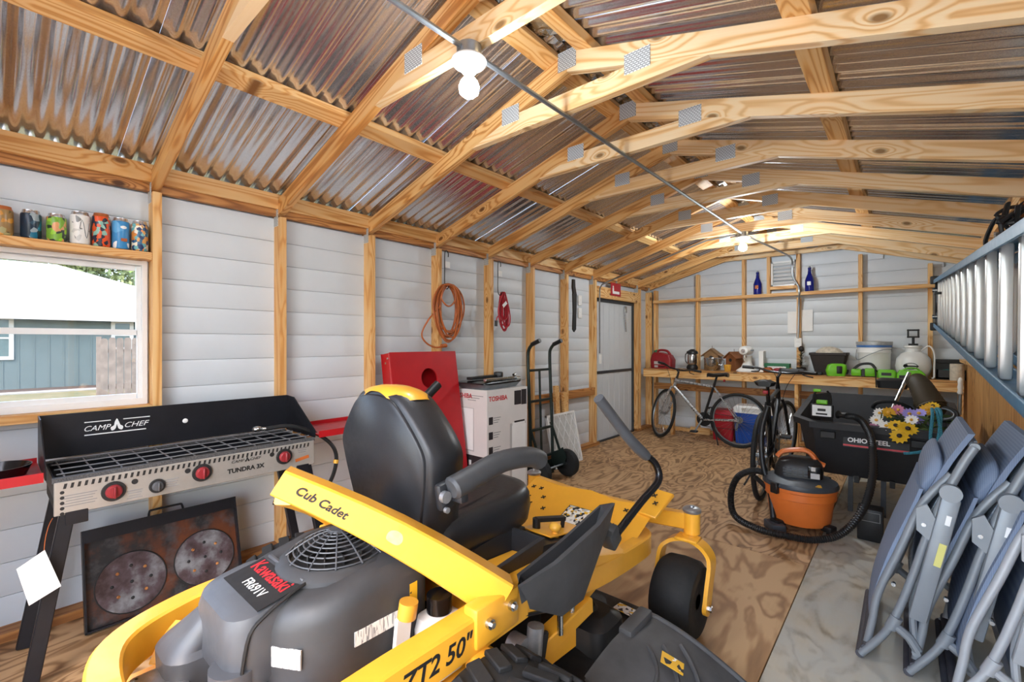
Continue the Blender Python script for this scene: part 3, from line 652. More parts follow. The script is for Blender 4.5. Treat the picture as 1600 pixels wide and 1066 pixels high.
for z, s_ in ((.47, .012), (.49, 0), (.60, 0), (.625, .006), (.632, .02)):
    rings.append([V(p.x, p.y, z+(.03*(p.y-.35)/.16 if z > .55 else 0)) for p in rrect(-1.385+s_, -1.105-s_, .345+s_, .515-s_*.3, .065, 0)])
lid = mb.loft(rings).build('air_filter_lid', 'engine_light', mw, 35)
sl = math.atan(.03/.16); o = MB().box((0, 0, 0), (.225, .10, .0016)).build('badge', 'print_black', mw, 0); o.matrix_basis = T(-1.225-MX, .452-1.1, .6525) @ eul(sl, 0, 0)
text('lettering', 'Kawasaki', .052, T(-1.325-MX, .462-1.1, .6555) @ eul(sl, 0, 0), 'print_red', mw, bold=.0006); text('lettering', 'FR691V', .034, T(-1.27-MX, .423-1.1, .648) @ eul(sl, 0, 0), 'print_white', mw)
WB().bar((-1.325, .512, .668), (-1.12, .512, .668), .009, .010, bev=.002).build('lid_hinge', 'engine_light', mw)
WB().tube(catmull([(-1.112, .512, .664), (-1.106, .47, .655), (-1.106, .42, .632), (-1.108, .385, .60), (-1.110, .37, .52)], 4), .004, 6).build('lid_seam', 'print_black', mw)
WB().loft([rrect(-1.46, -1.30, .28, .42, .05, .33), rrect(-1.465, -1.29, .275, .42, .055, .49), rrect(-1.455, -1.30, .285, .43, .05, .505), rrect(-1.36, -1.28, .36, .45, .035, .60)]).build('intake_duct', 'engine_light', mw, 35)
WB().cyl((-1.16, .375, .36), (-1.16, .375, .52), .055, 20).build('filter_housing', 'engine_light', mw)
mb = WB(); mb.box((-1.30, .27, .40), (.22, .10, .10), bev=.012)
for i in range(5): mb.box((-1.30+.045*(i-2), .225, .40), (.012, .03, .10), bev=.002)
mb.build('cylinder_head', 'cast_alu', mw); WB().box((-1.06, .43, .41), (.15, .08, .09), bev=.015).cyl((-1.06, .385, .41), (-1.06, .375, .41), .02).build('cylinder_head', 'cast_alu', mw)
FC = V(-1.195, .64, .665)
WB().lathe([(.155, -.02), (.155, .0), (.14, .012), (.125, .016), (.118, .005)], 36, T(*FC)).build('fan_ring', 'engine_grey', eng)
g = WB()
for i in range(9):
    r_ = .024+i*.0125; z_ = .058*math.cos(r_/.135*PI/2)
    g.torus(FC+V(0, 0, .012+z_), r_, .0021, n=36, k=5)
for i in range(12):
    a = 2*PI*i/12; g.tube([FC+V(r_*math.cos(a), r_*math.sin(a), .0135+.058*math.cos(r_/.135*PI/2)) for r_ in (.02, .05, .08, .105, .13)], .0022, 5)
g.lathe([(.001, .074), (.022, .073), (.022, .066), (.001, .066)], 20, T(*FC)); g.build('fan_guard', 'engine_light', eng)
g = WB(); g.lathe([(.001, .02), (.11, .015), (.11, .0), (.001, .0)], 24, T(*FC))
for i in range(14): g.box(FC+V(.07*math.cos(i*.449), .07*math.sin(i*.449), .025), (.075, .003, .025), (0, 0, i*.449+.3))
g.build('cooling_fan', 'print_black', eng)
sticker('data_sticker', 'fine_print', (-1.0665, .4475, .535), .075, .045, eul(0, 0, .52) @ Matrix(((1, 0, 0, 0), (0, 0, -1, 0), (0, 1, 0, 0), (0, 0, 0, 1))), t=.004); sticker('data_sticker', 'fine_print', (-.994, .645, .545), .14, .035, Matrix(((0, 0, 1), (1, 0, 0), (0, 1, 0))), t=.005); sticker('data_sticker', 'warning_yellow', (-.994, .735, .585), .045, .06, Matrix(((0, 0, 1), (1, 0, 0), (0, 1, 0))), t=.005)
WB().cyl((-1.205, .468, .475), (-1.205, .46, .475), .013, 12).build('bolt', 'cast_alu', mw)
WB().cyl((-1.0, .68, .42), (-.93, .68, .42), .04, 20).build('oil_filter', 'black', mw)
WB().loft([rrect(-.995, -.895, .745, .845, .02, .39), rrect(-.998, -.89, .742, .85, .022, .49), rrect(-.993, -.895, .747, .845, .025, .525), rrect(-.97, -.92, .77, .82, .025, .54)]).build('expansion_tank', 'milky', mw); WB().cyl((-.945, .795, .538), (-.945, .795, .582), .034, 24).build('tank_cap', 'black_gloss', mw)
WB().bar((-.972, .685, .42), (-.972, .70, .555), .05, .012, up=(0, 1, 0), bev=.004).build('dipstick_bracket', 'milky', mw); WB().cyl((-.96, .70, .555), (-.957, .705, .595), .024, 20).build('dipstick_cap', 'amber_cap', mw)
WB().loft([rrect(-1.38, -.9, .84, 1.0, .02, .50), rrect(-1.38, -.9, .84, 1.0, .02, .515)]).build('seat_pan', MY, mw)
# lettering on frame
text('lettering', 'ZT2 50"', .06, Matrix(((0, 0, 1, -.7962-MX), (1, 0, 0, .565-1.1), (0, 1, 0, .512), (0, 0, 0, 1))), 'print_black', mw, shear=.2, bold=.0012)
a0, a1 = V(-.815, .90, .575), V(-1.165, .475, .915); d = (a1-a0).normalized(); sd = V(0, 0, 1).cross(d).normalized(); up = d.cross(sd)
p = a0.lerp(a1, .925)+V(0, 0, .006)-up*.006; nrm = (-sd if sd.x < 0 else sd); p = p+nrm*.0275
Mx = Matrix((-d, nrm.cross(-d), nrm)).transposed().to_4x4(); Mx.translation = p-mw.location
text('lettering', 'Cub Cadet', .031, Mx, 'print_black', mw, shear=.25, bold=.0007)
plain('scuff', hx('dfae80'), .6, 0, .2, 60)
sc_ = MB().prism([(p_.x, p_.y) for p_ in catmull([(.022, .002, 0), (.012, .016, 0), (-.006, .018, 0), (-.02, .008, 0), (-.018, -.010, 0), (-.002, -.014, 0), (.016, -.012, 0)], 3, closed=True)], .0008).build('paint_scuff', 'scuff', mw, 0)
Ms = Mx.copy(); Ms.translation = a0.lerp(a1, .50)+V(0, 0, .02)+nrm*.0293-mw.location; sc_.matrix_basis = Ms
# deck, chute, lift arms
mb = WB(); mb.loft([rrect(-1.80, -.66, 1.16, 1.72, .15, .09), rrect(-1.80, -.66, 1.16, 1.72, .15, .19), rrect(-1.76, -.70, 1.2, 1.68, .15, .215)]); mb.build('cutting_deck', 'dark_metal', mw)
for x_ in (-.86, -1.19, -1.52):
    WB().lathe([(.001, .10), (.03, .10), (.05, .08), (.085, .06), (.10, .0), (.12, -.01)], 20, T(x_, 1.40, .225)).build('spindle_cover', 'black', mw)
WB().loft([rrect(-.96, -.74, 1.30, 1.50, .05, .21), rrect(-.95, -.75, 1.31, 1.49, .05, .29), rrect(-.92, -.78, 1.34, 1.46, .04, .315)]).build('belt_cover', 'black', mw, 35)
mb = WB(); rows = []
for i in range(9):
    f = i/8; x_ = -.72+.36*f
    rows.append([V(x_, 1.16-.10*f+t_*(.42+.16*f), .265-.16*f**1.5+.025*math.sin(PI*t_)*(1-.3*f)+(.012*math.sin(f*20)*(.5 if t_ < .5 else 0))) for t_ in (0, .12, .25, .4, .55, .7, .85, 1)])
low = [[p-V(0, 0, .012) for p in r_] for r_ in rows[::-1]]
mb.loft(rows, cap=False, closed=False).loft(low, cap=False, closed=False); ch = mb.build('discharge_chute', 'chute_grey', mw, 50)
WB().tube([(-.72+.36*f, 1.16-.10*f+(.42+.16*f), .262-.16*f**1.5) for f in [i/10 for i in range(11)]], .012, 8).build('chute_edge', 'chute_grey', mw)
for rr_ in (.14, .20, .27): WB().tube([(-.72+.36*min(1, max(0, (rr_*math.cos(a)+.02)/.36)), 1.28+rr_*math.sin(a), .277-.16*max(0, (rr_*math.cos(a)+.02)/.36)**1.5+.012) for a in [-.3+.17*i for i in range(9)]], .007, 6).build('chute_rib', 'chute_grey', mw)
WB().box((-.705, 1.47, .285), (.05, .17, .035), bev=.01).build('chute_hinge', 'chute_grey', mw)
o = sticker('warning_sticker', 'warning_yellow', (-.55, 1.40, .2432), .07, .055, eul(0, .35, .3)); o.location.z += .012
sticker('warning_sticker', 'warning_print', (-.80, 1.615, .222), .12, .05, eul(0, 0, -.1))
WB().cyl((-.665, 1.69, .12), (-.585, 1.69, .12), .045, 16).build('anti_scalp_roller', 'chute_grey', mw)
mb = WB(); mb.bar((-.80, 1.02, .375), (-.80, 1.30, .395), .05, .055, bev=.004); mb.bar((-.80, 1.04, .38), (-.80, .98, .30), .04, .05, bev=.004); mb.bar((-.84, 1.28, .40), (-.84, 1.42, .43), .07, .045, bev=.004); mb.build('lift_arm', MY, mw)
for p_ in ((-.765, 1.10), (-.79, 1.20)): WB().cyl((*p_, .40), (*p_, .52), .009, 10).build('lift_rod', 'steel', mw)
WB().cyl((-.79, .97, .41), (-.84, .97, .41), .03, 14).cyl((-.785, 1.0, .38), (-.785, 1.01, .46), .024, 12).build('linkage', 'cast_alu', mw)
WB().bar((-.77, 1.03, .44), (-.77, 1.0, .33), .03, .016, bev=.004).box((-.80, 1.06, .26), (.06, .06, .12), bev=.01).build('spring_clevis', 'black', mw)
WB().tube(catmull([(-.82, .85, .52), (-.80, 1.0, .49), (-.80, 1.15, .44), (-.83, 1.3, .38)], 4), .005, 6).build('control_cable', 'black', mw)
WB().box((-1.19, 1.05, .36), (.55, .35, .20), bev=.03).build('transaxle', 'black', mw)
# ------------------------------------------------------------------ lamps, conduit
b = NB('bulb_glow'); b.set(Base_Color=(1, .97, .9), Emission_Color=(.86, .94, 1), Emission_Strength=150.0); b = NB('bulb_glow_far'); b.set(Base_Color=(1, .97, .9), Emission_Color=(.86, .94, 1), Emission_Strength=390.0)
plain('porcelain', hx('dcdbd6'), .3, 0, .03); plain('conduit', hx('9fa4a8'), .32, .85, .1, 20)
def lamp(label, y, gl='bulb_glow'):
    t = thing('ceiling_lamp', label, 'lamp', (-1.195, y-.03, 2.22))
    MB().lathe([(.045, .055), (.045, .105), (.001, .105)][::-1]+[(.045, .055)], 24).build('junction_box', 'conduit', t)
    MB().lathe([(.001, .056), (.062, .056), (.064, .050), (.058, .040), (.03, .026), (.026, .012), (.018, .012)], 28).build('lamp_holder', 'porcelain', t)
    MB().lathe([(.017, .014), (.017, -.006), (.022, -.012)], 24).build('bulb_neck', 'porcelain', t)
    MB().lathe([(.022, -.012), (.031, -.024), (.037, -.042), (.034, -.062), (.02, -.075), (.001, -.079)], 24).build('bulb', gl, t)
lamp('bare bulb in white holder on the near truss', YK[3]); lamp('bare bulb in white holder on the far truss', YK[9], 'bulb_glow_far')
cz = 2.31
tag(MB().tube([(-1.195, -.6, cz), (-1.195, YK[3]-.072, cz)], .0105, 8).tube([(-1.195, YK[3]+.012, cz), (-1.195, 4.77, cz)], .0105, 8).build('ceiling_conduit', 'conduit'), 'grey metal conduit running along the ridge between the two bulbs', 'conduit')
yl = YK[9]
tag(MB().tube(catmull([(-1.24, yl-.03, cz), (-1.5, yl+.03, cz), (-1.62, yl+.03, 2.29), (-2.2, yl+.03, 2.12), (-2.70, yl+.03, 1.98), (-2.79, yl+.03, 1.93), (-2.815, yl+.045, 1.83), (-2.815, yl+.045, 1.3), (-2.815, yl+.045, 1.12)], 4), .0095, 8).build('wall_conduit', 'conduit'), 'grey metal conduit bending down the stud beside the door', 'conduit')
tag(MB().tube(catmull([(-1.195, yl+.03, cz), (-1.15, 5.2, 2.30), (-1.05, 6.05, 2.275), (-1.035, 6.34, 2.25), (-1.04, 6.40, 2.16), (-1.035, 6.40, 2.05), (-.975, 6.385, 1.93), (-.965, 6.375, 1.85), (-.975, 6.42, 1.7), (-.985, 6.43, 1.3)], 4), .0105, 8).build('wall_conduit', 'conduit'), 'grey metal conduit zigzagging down the back wall past the vent', 'conduit')
def plate(name, label, cat, c, sx, sz, n='x', slots=2):
    t = thing(name, label, cat, c, 0 if n == 'y' else PI/2)
    MB().box((0, 0, 0), (sx, .008, sz), bev=.003).build('cover', 'white_plastic', t)
    for i in range(slots): MB().box((0, -.005, (i-(slots-1)/2)*sz*.42), (sx*.42, .004, sz*.28), bev=.0015).build('outlet', 'paper', t)
plate('wall_outlet', 'white outlet plate on the siding beside the black saw, the upper one', 'outlet', (-2.915, 4.60, 1.75), .075, .118)
plate('wall_outlet', 'white outlet plate on the siding beside the black saw, the lower one', 'outlet', (-2.915, 4.60, 1.60), .075, .118)
plate('light_switch', 'white light switch box on the stud left of the door', 'switch', (-2.808, yl+.045, 1.05), .06, .115, slots=1)
plate('wall_outlet', 'metal outlet box on the back wall under the conduit', 'outlet', (-.985, 6.432, 1.25), .075, .115, 'y')
for c, s_, lb in (((-1.06, 6.525, 1.50), (.10, .006, .27), 'blank white card left of the conduit on the back wall'), ((-.905, 6.525, 1.52), (.12, .006, .26), 'blank white card right of the conduit on the back wall')):
    tag(MB().box(c, s_, bev=.001).build('wall_card', 'paper', None, 0), lb, 'card')
# ------------------------------------------------------------------ door
door = struct(MB().box((XL-.005, (DY0+DY1)/2, DZ/2), (.035, DY1-DY0-.05, DZ-.03), bev=.003).build('door_1', 'door_metal', None, 0))
plain('dark_trim', hx('3b4046'), .45, .3, .1)
mb = MB()
for y in (DY0+.012, DY1-.012): mb.box((XL+.012, y, DZ/2), (.05, .024, DZ))
mb.box((XL+.012, (DY0+DY1)/2, DZ-.01), (.05, DY1-DY0, .045)); mb.box((XL+.012, (DY0+DY1)/2, .01), (.05, DY1-DY0, .02)); mb.build('door_frame', 'dark_trim', door, 0)
MB().box((XL+.018, (DY0+DY1)/2, .875), (.012, DY1-DY0-.06, .035)).build('door_rail', 'dark_trim', door, 0)
for i in range(7): MB().box((XL+.0138, DY0+.09+i*.14, .9), (.003, .012, DZ-.1)).build('door_seam', 'door_metal', door, 0)
MB().box((XL+.03, 5.72, 1.70), (.03, .05, .09), bev=.006).cyl((XL+.03, 5.70, 1.66), (XL+.03, 5.74, 1.40), .012, 10).build('door_closer', 'steel', door)
plain('sign_red', hx('b01826'), .4, 0, .05)
sg = thing('wall_sign', 'small red square sign with white print above the door', 'sign', (SL+.005, 5.33, 1.86))
MB().box((0, 0, .075), (.006, .26, .165), bev=.002).build('board', 'sign_red', sg); MB().ball((.004, -.075, .105), (.002, .016, .016), 12, 6).build('emblem', 'print_white', sg)
MB().box((.004, -.075, .065), (.002, .035, .05)).box((.0038, .0, .035), (.002, .18, .035)).build('emblem', 'print_white', sg, 0)
# ------------------------------------------------------------------ drink cans on the window header
def canmat(n, base, cols, sc=55, thr=.5): printmat('can_'+n, hx(base), [hx(c) for c in cols], (sc, sc, sc*.8), thr, .3)
canmat('amber', '9a7a4a', ['c98b3a', '6b5a38', 'a8a070', 'd99a3a']); canmat('navy', '172a3c', ['1f6f8a', '16222e', '9aa8ac', '2a4a5c'], 50, .55); canmat('green', '7fae3c', ['2c3a2a', '9ccf3a', 'e2a06a', '3a3f36'], 60, .5)
canmat('white', 'e9e7e2', ['8a8a88', 'cfcdc8', 'e9e7e2'], 45, .6); canmat('orange', 'e2551f', ['1d2233', 'e2551f', '8fbfae', '232a3c'], 70, .5); canmat('blue', '3f8fc8', ['3f8fc8', '5aa6d8', 'f2f2f0'], 25, .7); canmat('multi', '3a6a8c', ['e28a3a', 'f0e6d0', '2a3f6a', '6fb0b4', 'd9a05a'], 80, .25)
plain('can_metal', hx('c9cacb'), .25, .9, .06)
def can(y, h, m_, label, top='can_metal', r=.033):
    t = thing('drink_can', label, 'can', (-2.878, y, 1.7032), random.uniform(-1, 1), 'drink cans on the window header')
    MB().lathe([(.022, 0), (r-.004, .003), (r, .012), (r, h-.02), (r-.001, h-.016)], 24).build('can_body', m_, t); MB().lathe([(r-.001, h-.016), (r-.006, h-.005), (r-.006, h), (r-.009, h), (r-.010, h-.004), (.001, h-.004)], 24).build('can_top', top, t)
    return t
can(.045, .124, 'can_amber', 'amber and green drink can at the far left end of the row', 'cord_orange')
can(.128, .124, 'can_navy', 'dark navy and teal drink can, second from the left edge')
can(.207, .124, 'can_green', 'lime green and black drink can left of the white one')
t = can(.284, .15, 'can_white', 'tall white drink can with grey road drawing', r=.035)
o = MB().tube([(.0355*math.cos(a), .0355*math.sin(a), .03+.08*f) for a, f in ((-.6+.12*i, .5+.5*math.sin(i*.8)) for i in range(10))], .0016, 5).build('road_drawing', 'print_grey', t)
can(.357, .158, 'can_orange', 'bright orange and black drink can beside the plain blue one', 'cord_orange')
t = can(.427, .150, 'can_blue', 'plain blue drink can with white oval and orange print'); t.rotation_euler = (0, 0, 0)
MB().ball((.031, .006, .105), (.004, .013, .008)).build('oval_print', 'print_white', t); MB().box((.031, .008, .045), (.006, .024, .016), bev=.002).build('orange_print', 'cord_orange', t)
can(.500, .150, 'can_multi', 'wavy multicoloured drink can touching the window stud')
# ------------------------------------------------------------------ three-burner camp stove
plain('stove_steel', hx('b9b6b0'), .38, .55, .08, 15); plain('stove_black', hx('1b1c22'), .42, .2, .25, 8, .05, 200); plain('rod_grey', hx('77777a'), .55, .3, .1); plain('knob_red', hx('8c2b31'), .3, 0, .1); plain('speckle', hx('4a4a4b'), .6, 0, .7, 220)
st = thing('camp_stove', 'three burner camp stove on black legs with silver control panel', 'stove', (-2.60, .66, 0))
def SBm(): mb = MB(); mb.M = T(2.60, -.66, 0); return mb
y0, y1, xf, xr = .165, 1.15, -2.40, -2.78
SBm().box(((xf+xr)/2, .6575, .645), (xr*-1+xf-.01, y1-y0-.01, .07)).build('burner_box', 'print_black', st, 0)
for y_ in (.33, .66, .99): SBm().lathe([(.001, .03), (.05, .03), (.055, .02), (.055, 0), (.001, 0)], 20, T(-2.59, y_, .681)).build('burner', 'dark_metal', st)
for y_ in (y0+.004, y1-.004): SBm().box(((xf+xr)/2, y_, .70), (-xr+xf, .006, .07)).build('side_panel', 'stove_black', st, 0)
SBm().box((xr, .6575, .70), (.006, y1-y0, .07)).build('rear_panel', 'stove_black', st, 0)
SBm().box((xf, .6575, .667), (.012, y1-y0, .125), bev=.002).build('control_panel', 'stove_steel', st, 0)
SBm().box((xf-.012, .6575, .735), (.03, y1-y0+.01, .02), bev=.003).box((xr+.012, .6575, .735), (.03, y1-y0+.01, .02), bev=.003).build('top_rim', 'speckle', st, 0)
mb = SBm()
for i in range(48): y_ = y0+.03+i*.0196; mb._add([(xf+.0068, y_-.006+s_, z_) for s_, z_ in ((0, .703), (.0085, .703), (.0125, .722), (.004, .722))], [(0, 1, 2, 3)])
mb.build('vent_slots', 'print_black', st, 0)['kind'] = 'stuff'
for k in range(5): SBm().cyl((xf+.004, y0+.022, .69-k*.02), (xf+.0072, y0+.022, .69-k*.02), .0065, 10).build('side_hole', 'print_black', st)
def knob(y, z, m_, r=.03):
    R = Matrix(((0, 0, 1, xf+.006+2.6), (1, 0, 0, y-.66), (0, 1, 0, z), (0, 0, 0, 1)))
    k = MB().lathe([(.001, 0), (r, 0), (r, .006), (r*.95, .009), (.001, .009)], 24, R).build('knob_bezel', 'print_black', st)
    MB().lathe([(r*.70, .008), (r*.66, .018), (r*.55, .022), (.001, .023)], 20, R).build('knob', m_, k)
    mb = MB(); mb.box((0, 0, .03), (r*.22, r*1.2, .014), bev=.003); mb.v = [R @ v for v in mb.v]; mb.build('knob_grip', m_, k)
knob(.334, .66, 'knob_red', .039); knob(.474, .648, 'engine_light', .029); knob(.636, .669, 'knob_red', .039); knob(.993, .674, 'knob_red', .039)
for y_, z_ in ((.40, .683), (.582, .688), (.935, .694)): SBm().cyl((xf+.005, y_, z_), (xf+.0075, y_, z_), .011, 14).build('igniter_hole', 'print_black', st)
def onpanel(y, z): return Matrix(((0, 0, 1, xf+.0066+2.6), (1, 0, 0, y-.66), (0, 1, 0, z), (0, 0, 0, 1)))
def flame(M, s, m_, parent):
    mb = MB(); pts = catmull([(-.5, -.5, 0), (-.62, -.1, 0), (-.3, .15, 0), (-.22, .55, 0), (.0, 1.0, 0), (.22, .5, 0), (.35, .15, 0), (.62, -.1, 0), (.5, -.5, 0), (.15, -.3, 0), (0, .25, 0), (-.15, -.3, 0)], 4, closed=True)
    mb.prism([(p.x*s, p.y*s) for p in pts], .0008); o = mb.build('flame_logo', m_, parent, 0); o.matrix_basis = M
text('lettering', 'TUNDRA 3X', .0285, onpanel(.738, .640), 'print_black', st, bold=.0011); text('lettering', 'CAMP', .018, onpanel(.752, .685), 'print_black', st, shear=.3, sx=1.15); text('lettering', 'CHEF', .018, onpanel(.832, .685), 'print_black', st, shear=.3, sx=1.15); flame(onpanel(.822, .690), .016, 'print_black', st)
for y_, z_, wd, n_ in ((.235, .675, .10, 5), (.40, .648, .05, 4), (.525, .665, .05, 4), (1.085, .70, .05, 3)):
    mb = SBm()
    for i in range(n_): mb.box((xf+.0064, y_, z_-i*.010), (.0012, wd*(1-.12*(i % 3)), .0032))
    mb.build('fine_print', 'print_grey', st, 0)['kind'] = 'stuff'
SBm().bar((xf+.0072, 1.05, .640), (xf+.0072, 1.12, .652), .016, .001).build('warning_arrow', 'cord_orange', st, 0)
# grate wires
for x_ in (-2.735, -2.635, -2.53, -2.435): SBm().tube([(x_, y0+.01, .752), (x_, y1-.01, .752)], .003, 6).build('grate_rod', 'rod_grey', st)
for i in range(12): SBm().tube([(xr+.02, y0+.03+i*.084, .7465), (xf-.02, y0+.03+i*.084, .7465)], .003, 6).build('grate_rod', 'rod_grey', st)
# wind screen
ws = SBm().box((-2.80, .66, .845), (.004, 1.03, .19)).build('wind_screen', 'stove_black', st, 0)
for y_ in (.145, 1.175):
    s_ = 1 if y_ > .5 else -1
    SBm().prism([(-2.80, .735), (-2.44, .735), (-2.44, .775), (-2.58, .86), (-2.70, .935), (-2.80, .94)], .004, Matrix(((1, 0, 0, 0), (0, 0, 1, y_), (0, 1, 0, 0), (0, 0, 0, 1)))).build('screen_wing', 'stove_black', ws, 0)
def onscr(y, z): return Matrix(((0, 0, 1, -2.7975+2.6), (1, 0, 0, y-.66), (0, 1, 0, z), (0, 0, 0, 1)))
text('lettering', 'CAMP', .034, onscr(.285, .852), 'print_white', st, shear=.35, sx=1.0); text('lettering', 'CHEF', .034, onscr(.425, .852), 'print_white', st, shear=.35, sx=1.1); flame(onscr(.402, .862), .036, 'print_white', st)
SBm().box((-2.797, .40, .835), (.001, .22, .005)).box((-2.797, .335, .893), (.001, .09, .004)).box((-2.797, .475, .893), (.001, .10, .004)).build('logo_bars', 'print_white', st, 0)
SBm().ball((-2.796, .669, .852), (.004, .012, .012)).build('screen_rivet', 'print_white', st)
# legs
for x_, fx in ((-2.415, -2.37), (-2.765, -2.73)):
    for y_, fy in ((.215, .10), (1.10, 1.215)):
        lg = SBm().bar((x_, y_, .68), (fx, fy, .004), .045, .028, up=(0, 1, 0), bev=.003).build('leg', 'stove_black', st, 0)
        if x_ > -2.5: SBm().box((x_+.02, y_+(.012 if y_ < .5 else -.012), .588), (.006, .065, .05), bev=.002).build('leg_bracket', 'stove_black', lg, 0)
# red side shelves
for a, b_ in ((-.35, .14), (1.19, 1.62)):
    sh = SBm().box((-2.59, (a+b_)/2, .748), (.34, b_-a, .006)).build('side_shelf', 'red_paint', st, 0)
    for x_ in (-2.421, -2.759): SBm().box((x_, (a+b_)/2, .752), (.004, b_-a, .036)).build('shelf_rim', 'red_paint', sh, 0)
    o = SBm().box((-2.70, (a+b_)/2, .715), (.10, b_-a, .038)).build('shelf_support', 'pine', sh, 0)
# regulator, hose
SBm().ball((-2.57, .93, .80), (.022, .026, .016)).cyl((-2.57, .93, .80), (-2.56, .98, .795), .010).build('regulator', 'steel', st)
SBm().tube(catmull([(-2.56, .97, .797), (-2.53, 1.08, .80), (-2.50, 1.20, .75), (-2.47, 1.28, .68), (-2.46, 1.31, .60), (-2.46, 1.29, .50), (-2.47, 1.24, .42), (-2.49, 1.15, .37), (-2.55, 1.0, .40)], 6), .011, 8).build('gas_hose', 'black', st)
SBm().cyl((-2.46, 1.305, .565), (-2.46, 1.31, .585), .0145, 10).build('hose_band', 'amber_cap', st)
tg = thing('hang_tag', 'blank white square card tied to the stove leg', 'tag', (-2.335, .105, .30), 0)
MB().loft([[(x_, y_-.105, z_-.30) for y_, z_ in ((.138, .510), (.180, .364), (.099, .327), (.069, .467))] for x_ in (-.0015, .0015)]).build('card', 'paper', tg, 0); MB().tube(catmull([(0, .031, .205), (-.005, .035, .25), (-.02, .045, .29), (-.03, .055, .31)], 4), .0012, 5).build('string', 'cord_orange', tg)
sk = thing('skillet', 'small black frying pan on the red shelf beside the stove', 'pan', (-2.56, .015, .7515))
MB().lathe([(.001, .006), (.085, .006), (.10, .04), (.104, .04), (.088, 0), (.001, 0)], 28).build('pan_body', 'black_gloss', sk); MB().bar((-.095, -.02, .035), (-.10, -.22, .05), .010, .022, bev=.003).build('handle', 'black', sk)
# ------------------------------------------------------------------ griddle plate leaning on the wall
b = NB('rusty_iron'); co = b.coord(); n1 = b.noise(co, 6, 5, .6); n2 = b.noise(co, 14, 4, .6)
c1 = b.mix(b.ramp(n1, [(.42, (0, 0, 0)), (.62, (1, 1, 1))]), hx('2a2a2b'), hx('6a3a20')); c2 = b.mix(b.ramp(n2, [(.5, (0, 0, 0)), (.75, (.8, .8, .8))]), c1, hx('5a5658'))
b.set(Base_Color=c2, Roughness=.5, Metallic=.3); b.bump(n2, .2, .002)
b = NB('rusty_disc'); co = b.coord(); n1 = b.noise(co, 9, 5, .6)
b.set(Base_Color=b.ramp(n1, [(.35, hx('3c2a28')), (.5, hx('57484c')), (.68, hx('8d8f92'))]), Roughness=.5, Metallic=.3)
gd = thing('griddle', 'rusty black griddle plate with two round burner marks leaning under the stove', 'griddle', (-2.655, .275, .004), 0, rot=(0, math.radians(-16), 0))
GW, GH = .61, .425
MB().box((-.006, GW/2, GH/2), (.008, GW, GH), bev=.002).build('plate', 'rusty_iron', gd, 0)
mb = MB()
for y_ in (.004, GW-.004): mb.box((.012, y_, GH/2), (.03, .007, GH))
for z_ in (.004, GH-.004): mb.box((.012, GW/2, z_), (.03, GW, .007))
mb.box((.02, GW/2, GH-.03), (.012, GW-.01, .05)); mb.build('rim', 'stove_black', gd, 0)
for y_, z_ in ((.165, .155), (.455, .165)):
    d_ = MB().cyl((-.002, y_, z_), (.0045, y_, z_), .128, 36).build('burner_mark', 'rusty_disc', gd); MB().torus((.003, y_, z_), .129, .003, eul(0, PI/2, 0)).build('mark_ring', 'print_black', d_)
    for k in range(9):
        a = k*2*PI/8; r_ = .07 if k < 8 else 0
        MB().ball((.0055, y_+r_*math.cos(a), z_+r_*math.sin(a)), (.004, .007, .007), 8, 6).build('rivet', 'pine_dark' if k % 2 else 'print_black', d_)
MB().tube(catmull([(.0, .24, GH-.01), (0, .245, GH+.02), (0, .26, GH+.025), (0, .36, GH+.025), (0, .375, GH+.02), (0, .38, GH-.01)], 3), .005, 6).build('handle', 'stove_black', gd)
# ------------------------------------------------------------------ cornhole board
cb = thing('cornhole_board', 'red wooden cornhole board standing on end against the wall', 'game board', (-2.53, 1.84, .0), 0, rot=(0, math.radians(-9), 0))
mb = MB(); n = 28; hy, hz, hr = .325, 1.0, .075; CW, CHt = .61, 1.20
out = []; sq = []
for i in range(n):
    a = 2*PI*i/n; out.append((hy+hr*math.cos(a), hz+hr*math.sin(a)))
    c, s_ = math.cos(a), math.sin(a); k = min([q for q in (((CW-hy)/c if c > 1e-6 else 9), (-hy/c if c < -1e-6 else 9), ((CHt-hz)/s_ if s_ > 1e-6 else 9), (-hz/s_ if s_ < -1e-6 else 9))]); sq.append((hy+c*k, hz+s_*k))
for i in range(n):   # snap nearest ray ends to the four corners
    pass
for cy, cz_ in ((0, 0), (CW, 0), (CW, CHt), (0, CHt)):
    j = min(range(n), key=lambda i: (sq[i][0]-cy)**2+(sq[i][1]-cz_)**2); sq[j] = (cy, cz_)
mb.loft([[(0, y_, z_) for y_, z_ in sq], [(0, y_, z_) for y_, z_ in out], [(-.012, y_, z_) for y_, z_ in out], [(-.012, y_, z_) for y_, z_ in sq], [(0, y_, z_) for y_, z_ in sq]], cap=False)
mb.build('panel', 'red_paint', cb, 0)
for y_ in (.019, CW-.019): MB().box((-.058, y_, CHt/2), (.089, .038, CHt-.004), bev=.002).build('frame_board', 'red_paint', cb, 0)
MB().box((-.108, CW/2, CHt/2), (.01, CW, CHt)).build('back_panel', 'red_paint', cb, 0)
for z_ in (.021, CHt-.021): MB().box((-.058, CW/2, z_), (.089, CW-.08, .038), bev=.002).build('frame_board', 'red_paint', cb, 0)
for z_ in (1.16, 1.13): MB().cyl((-.03-.03*(z_ < 1.15), -.001, z_), (-.03-.03*(z_ < 1.15), -.004, z_), .008, 8).build('screw', 'steel', cb)
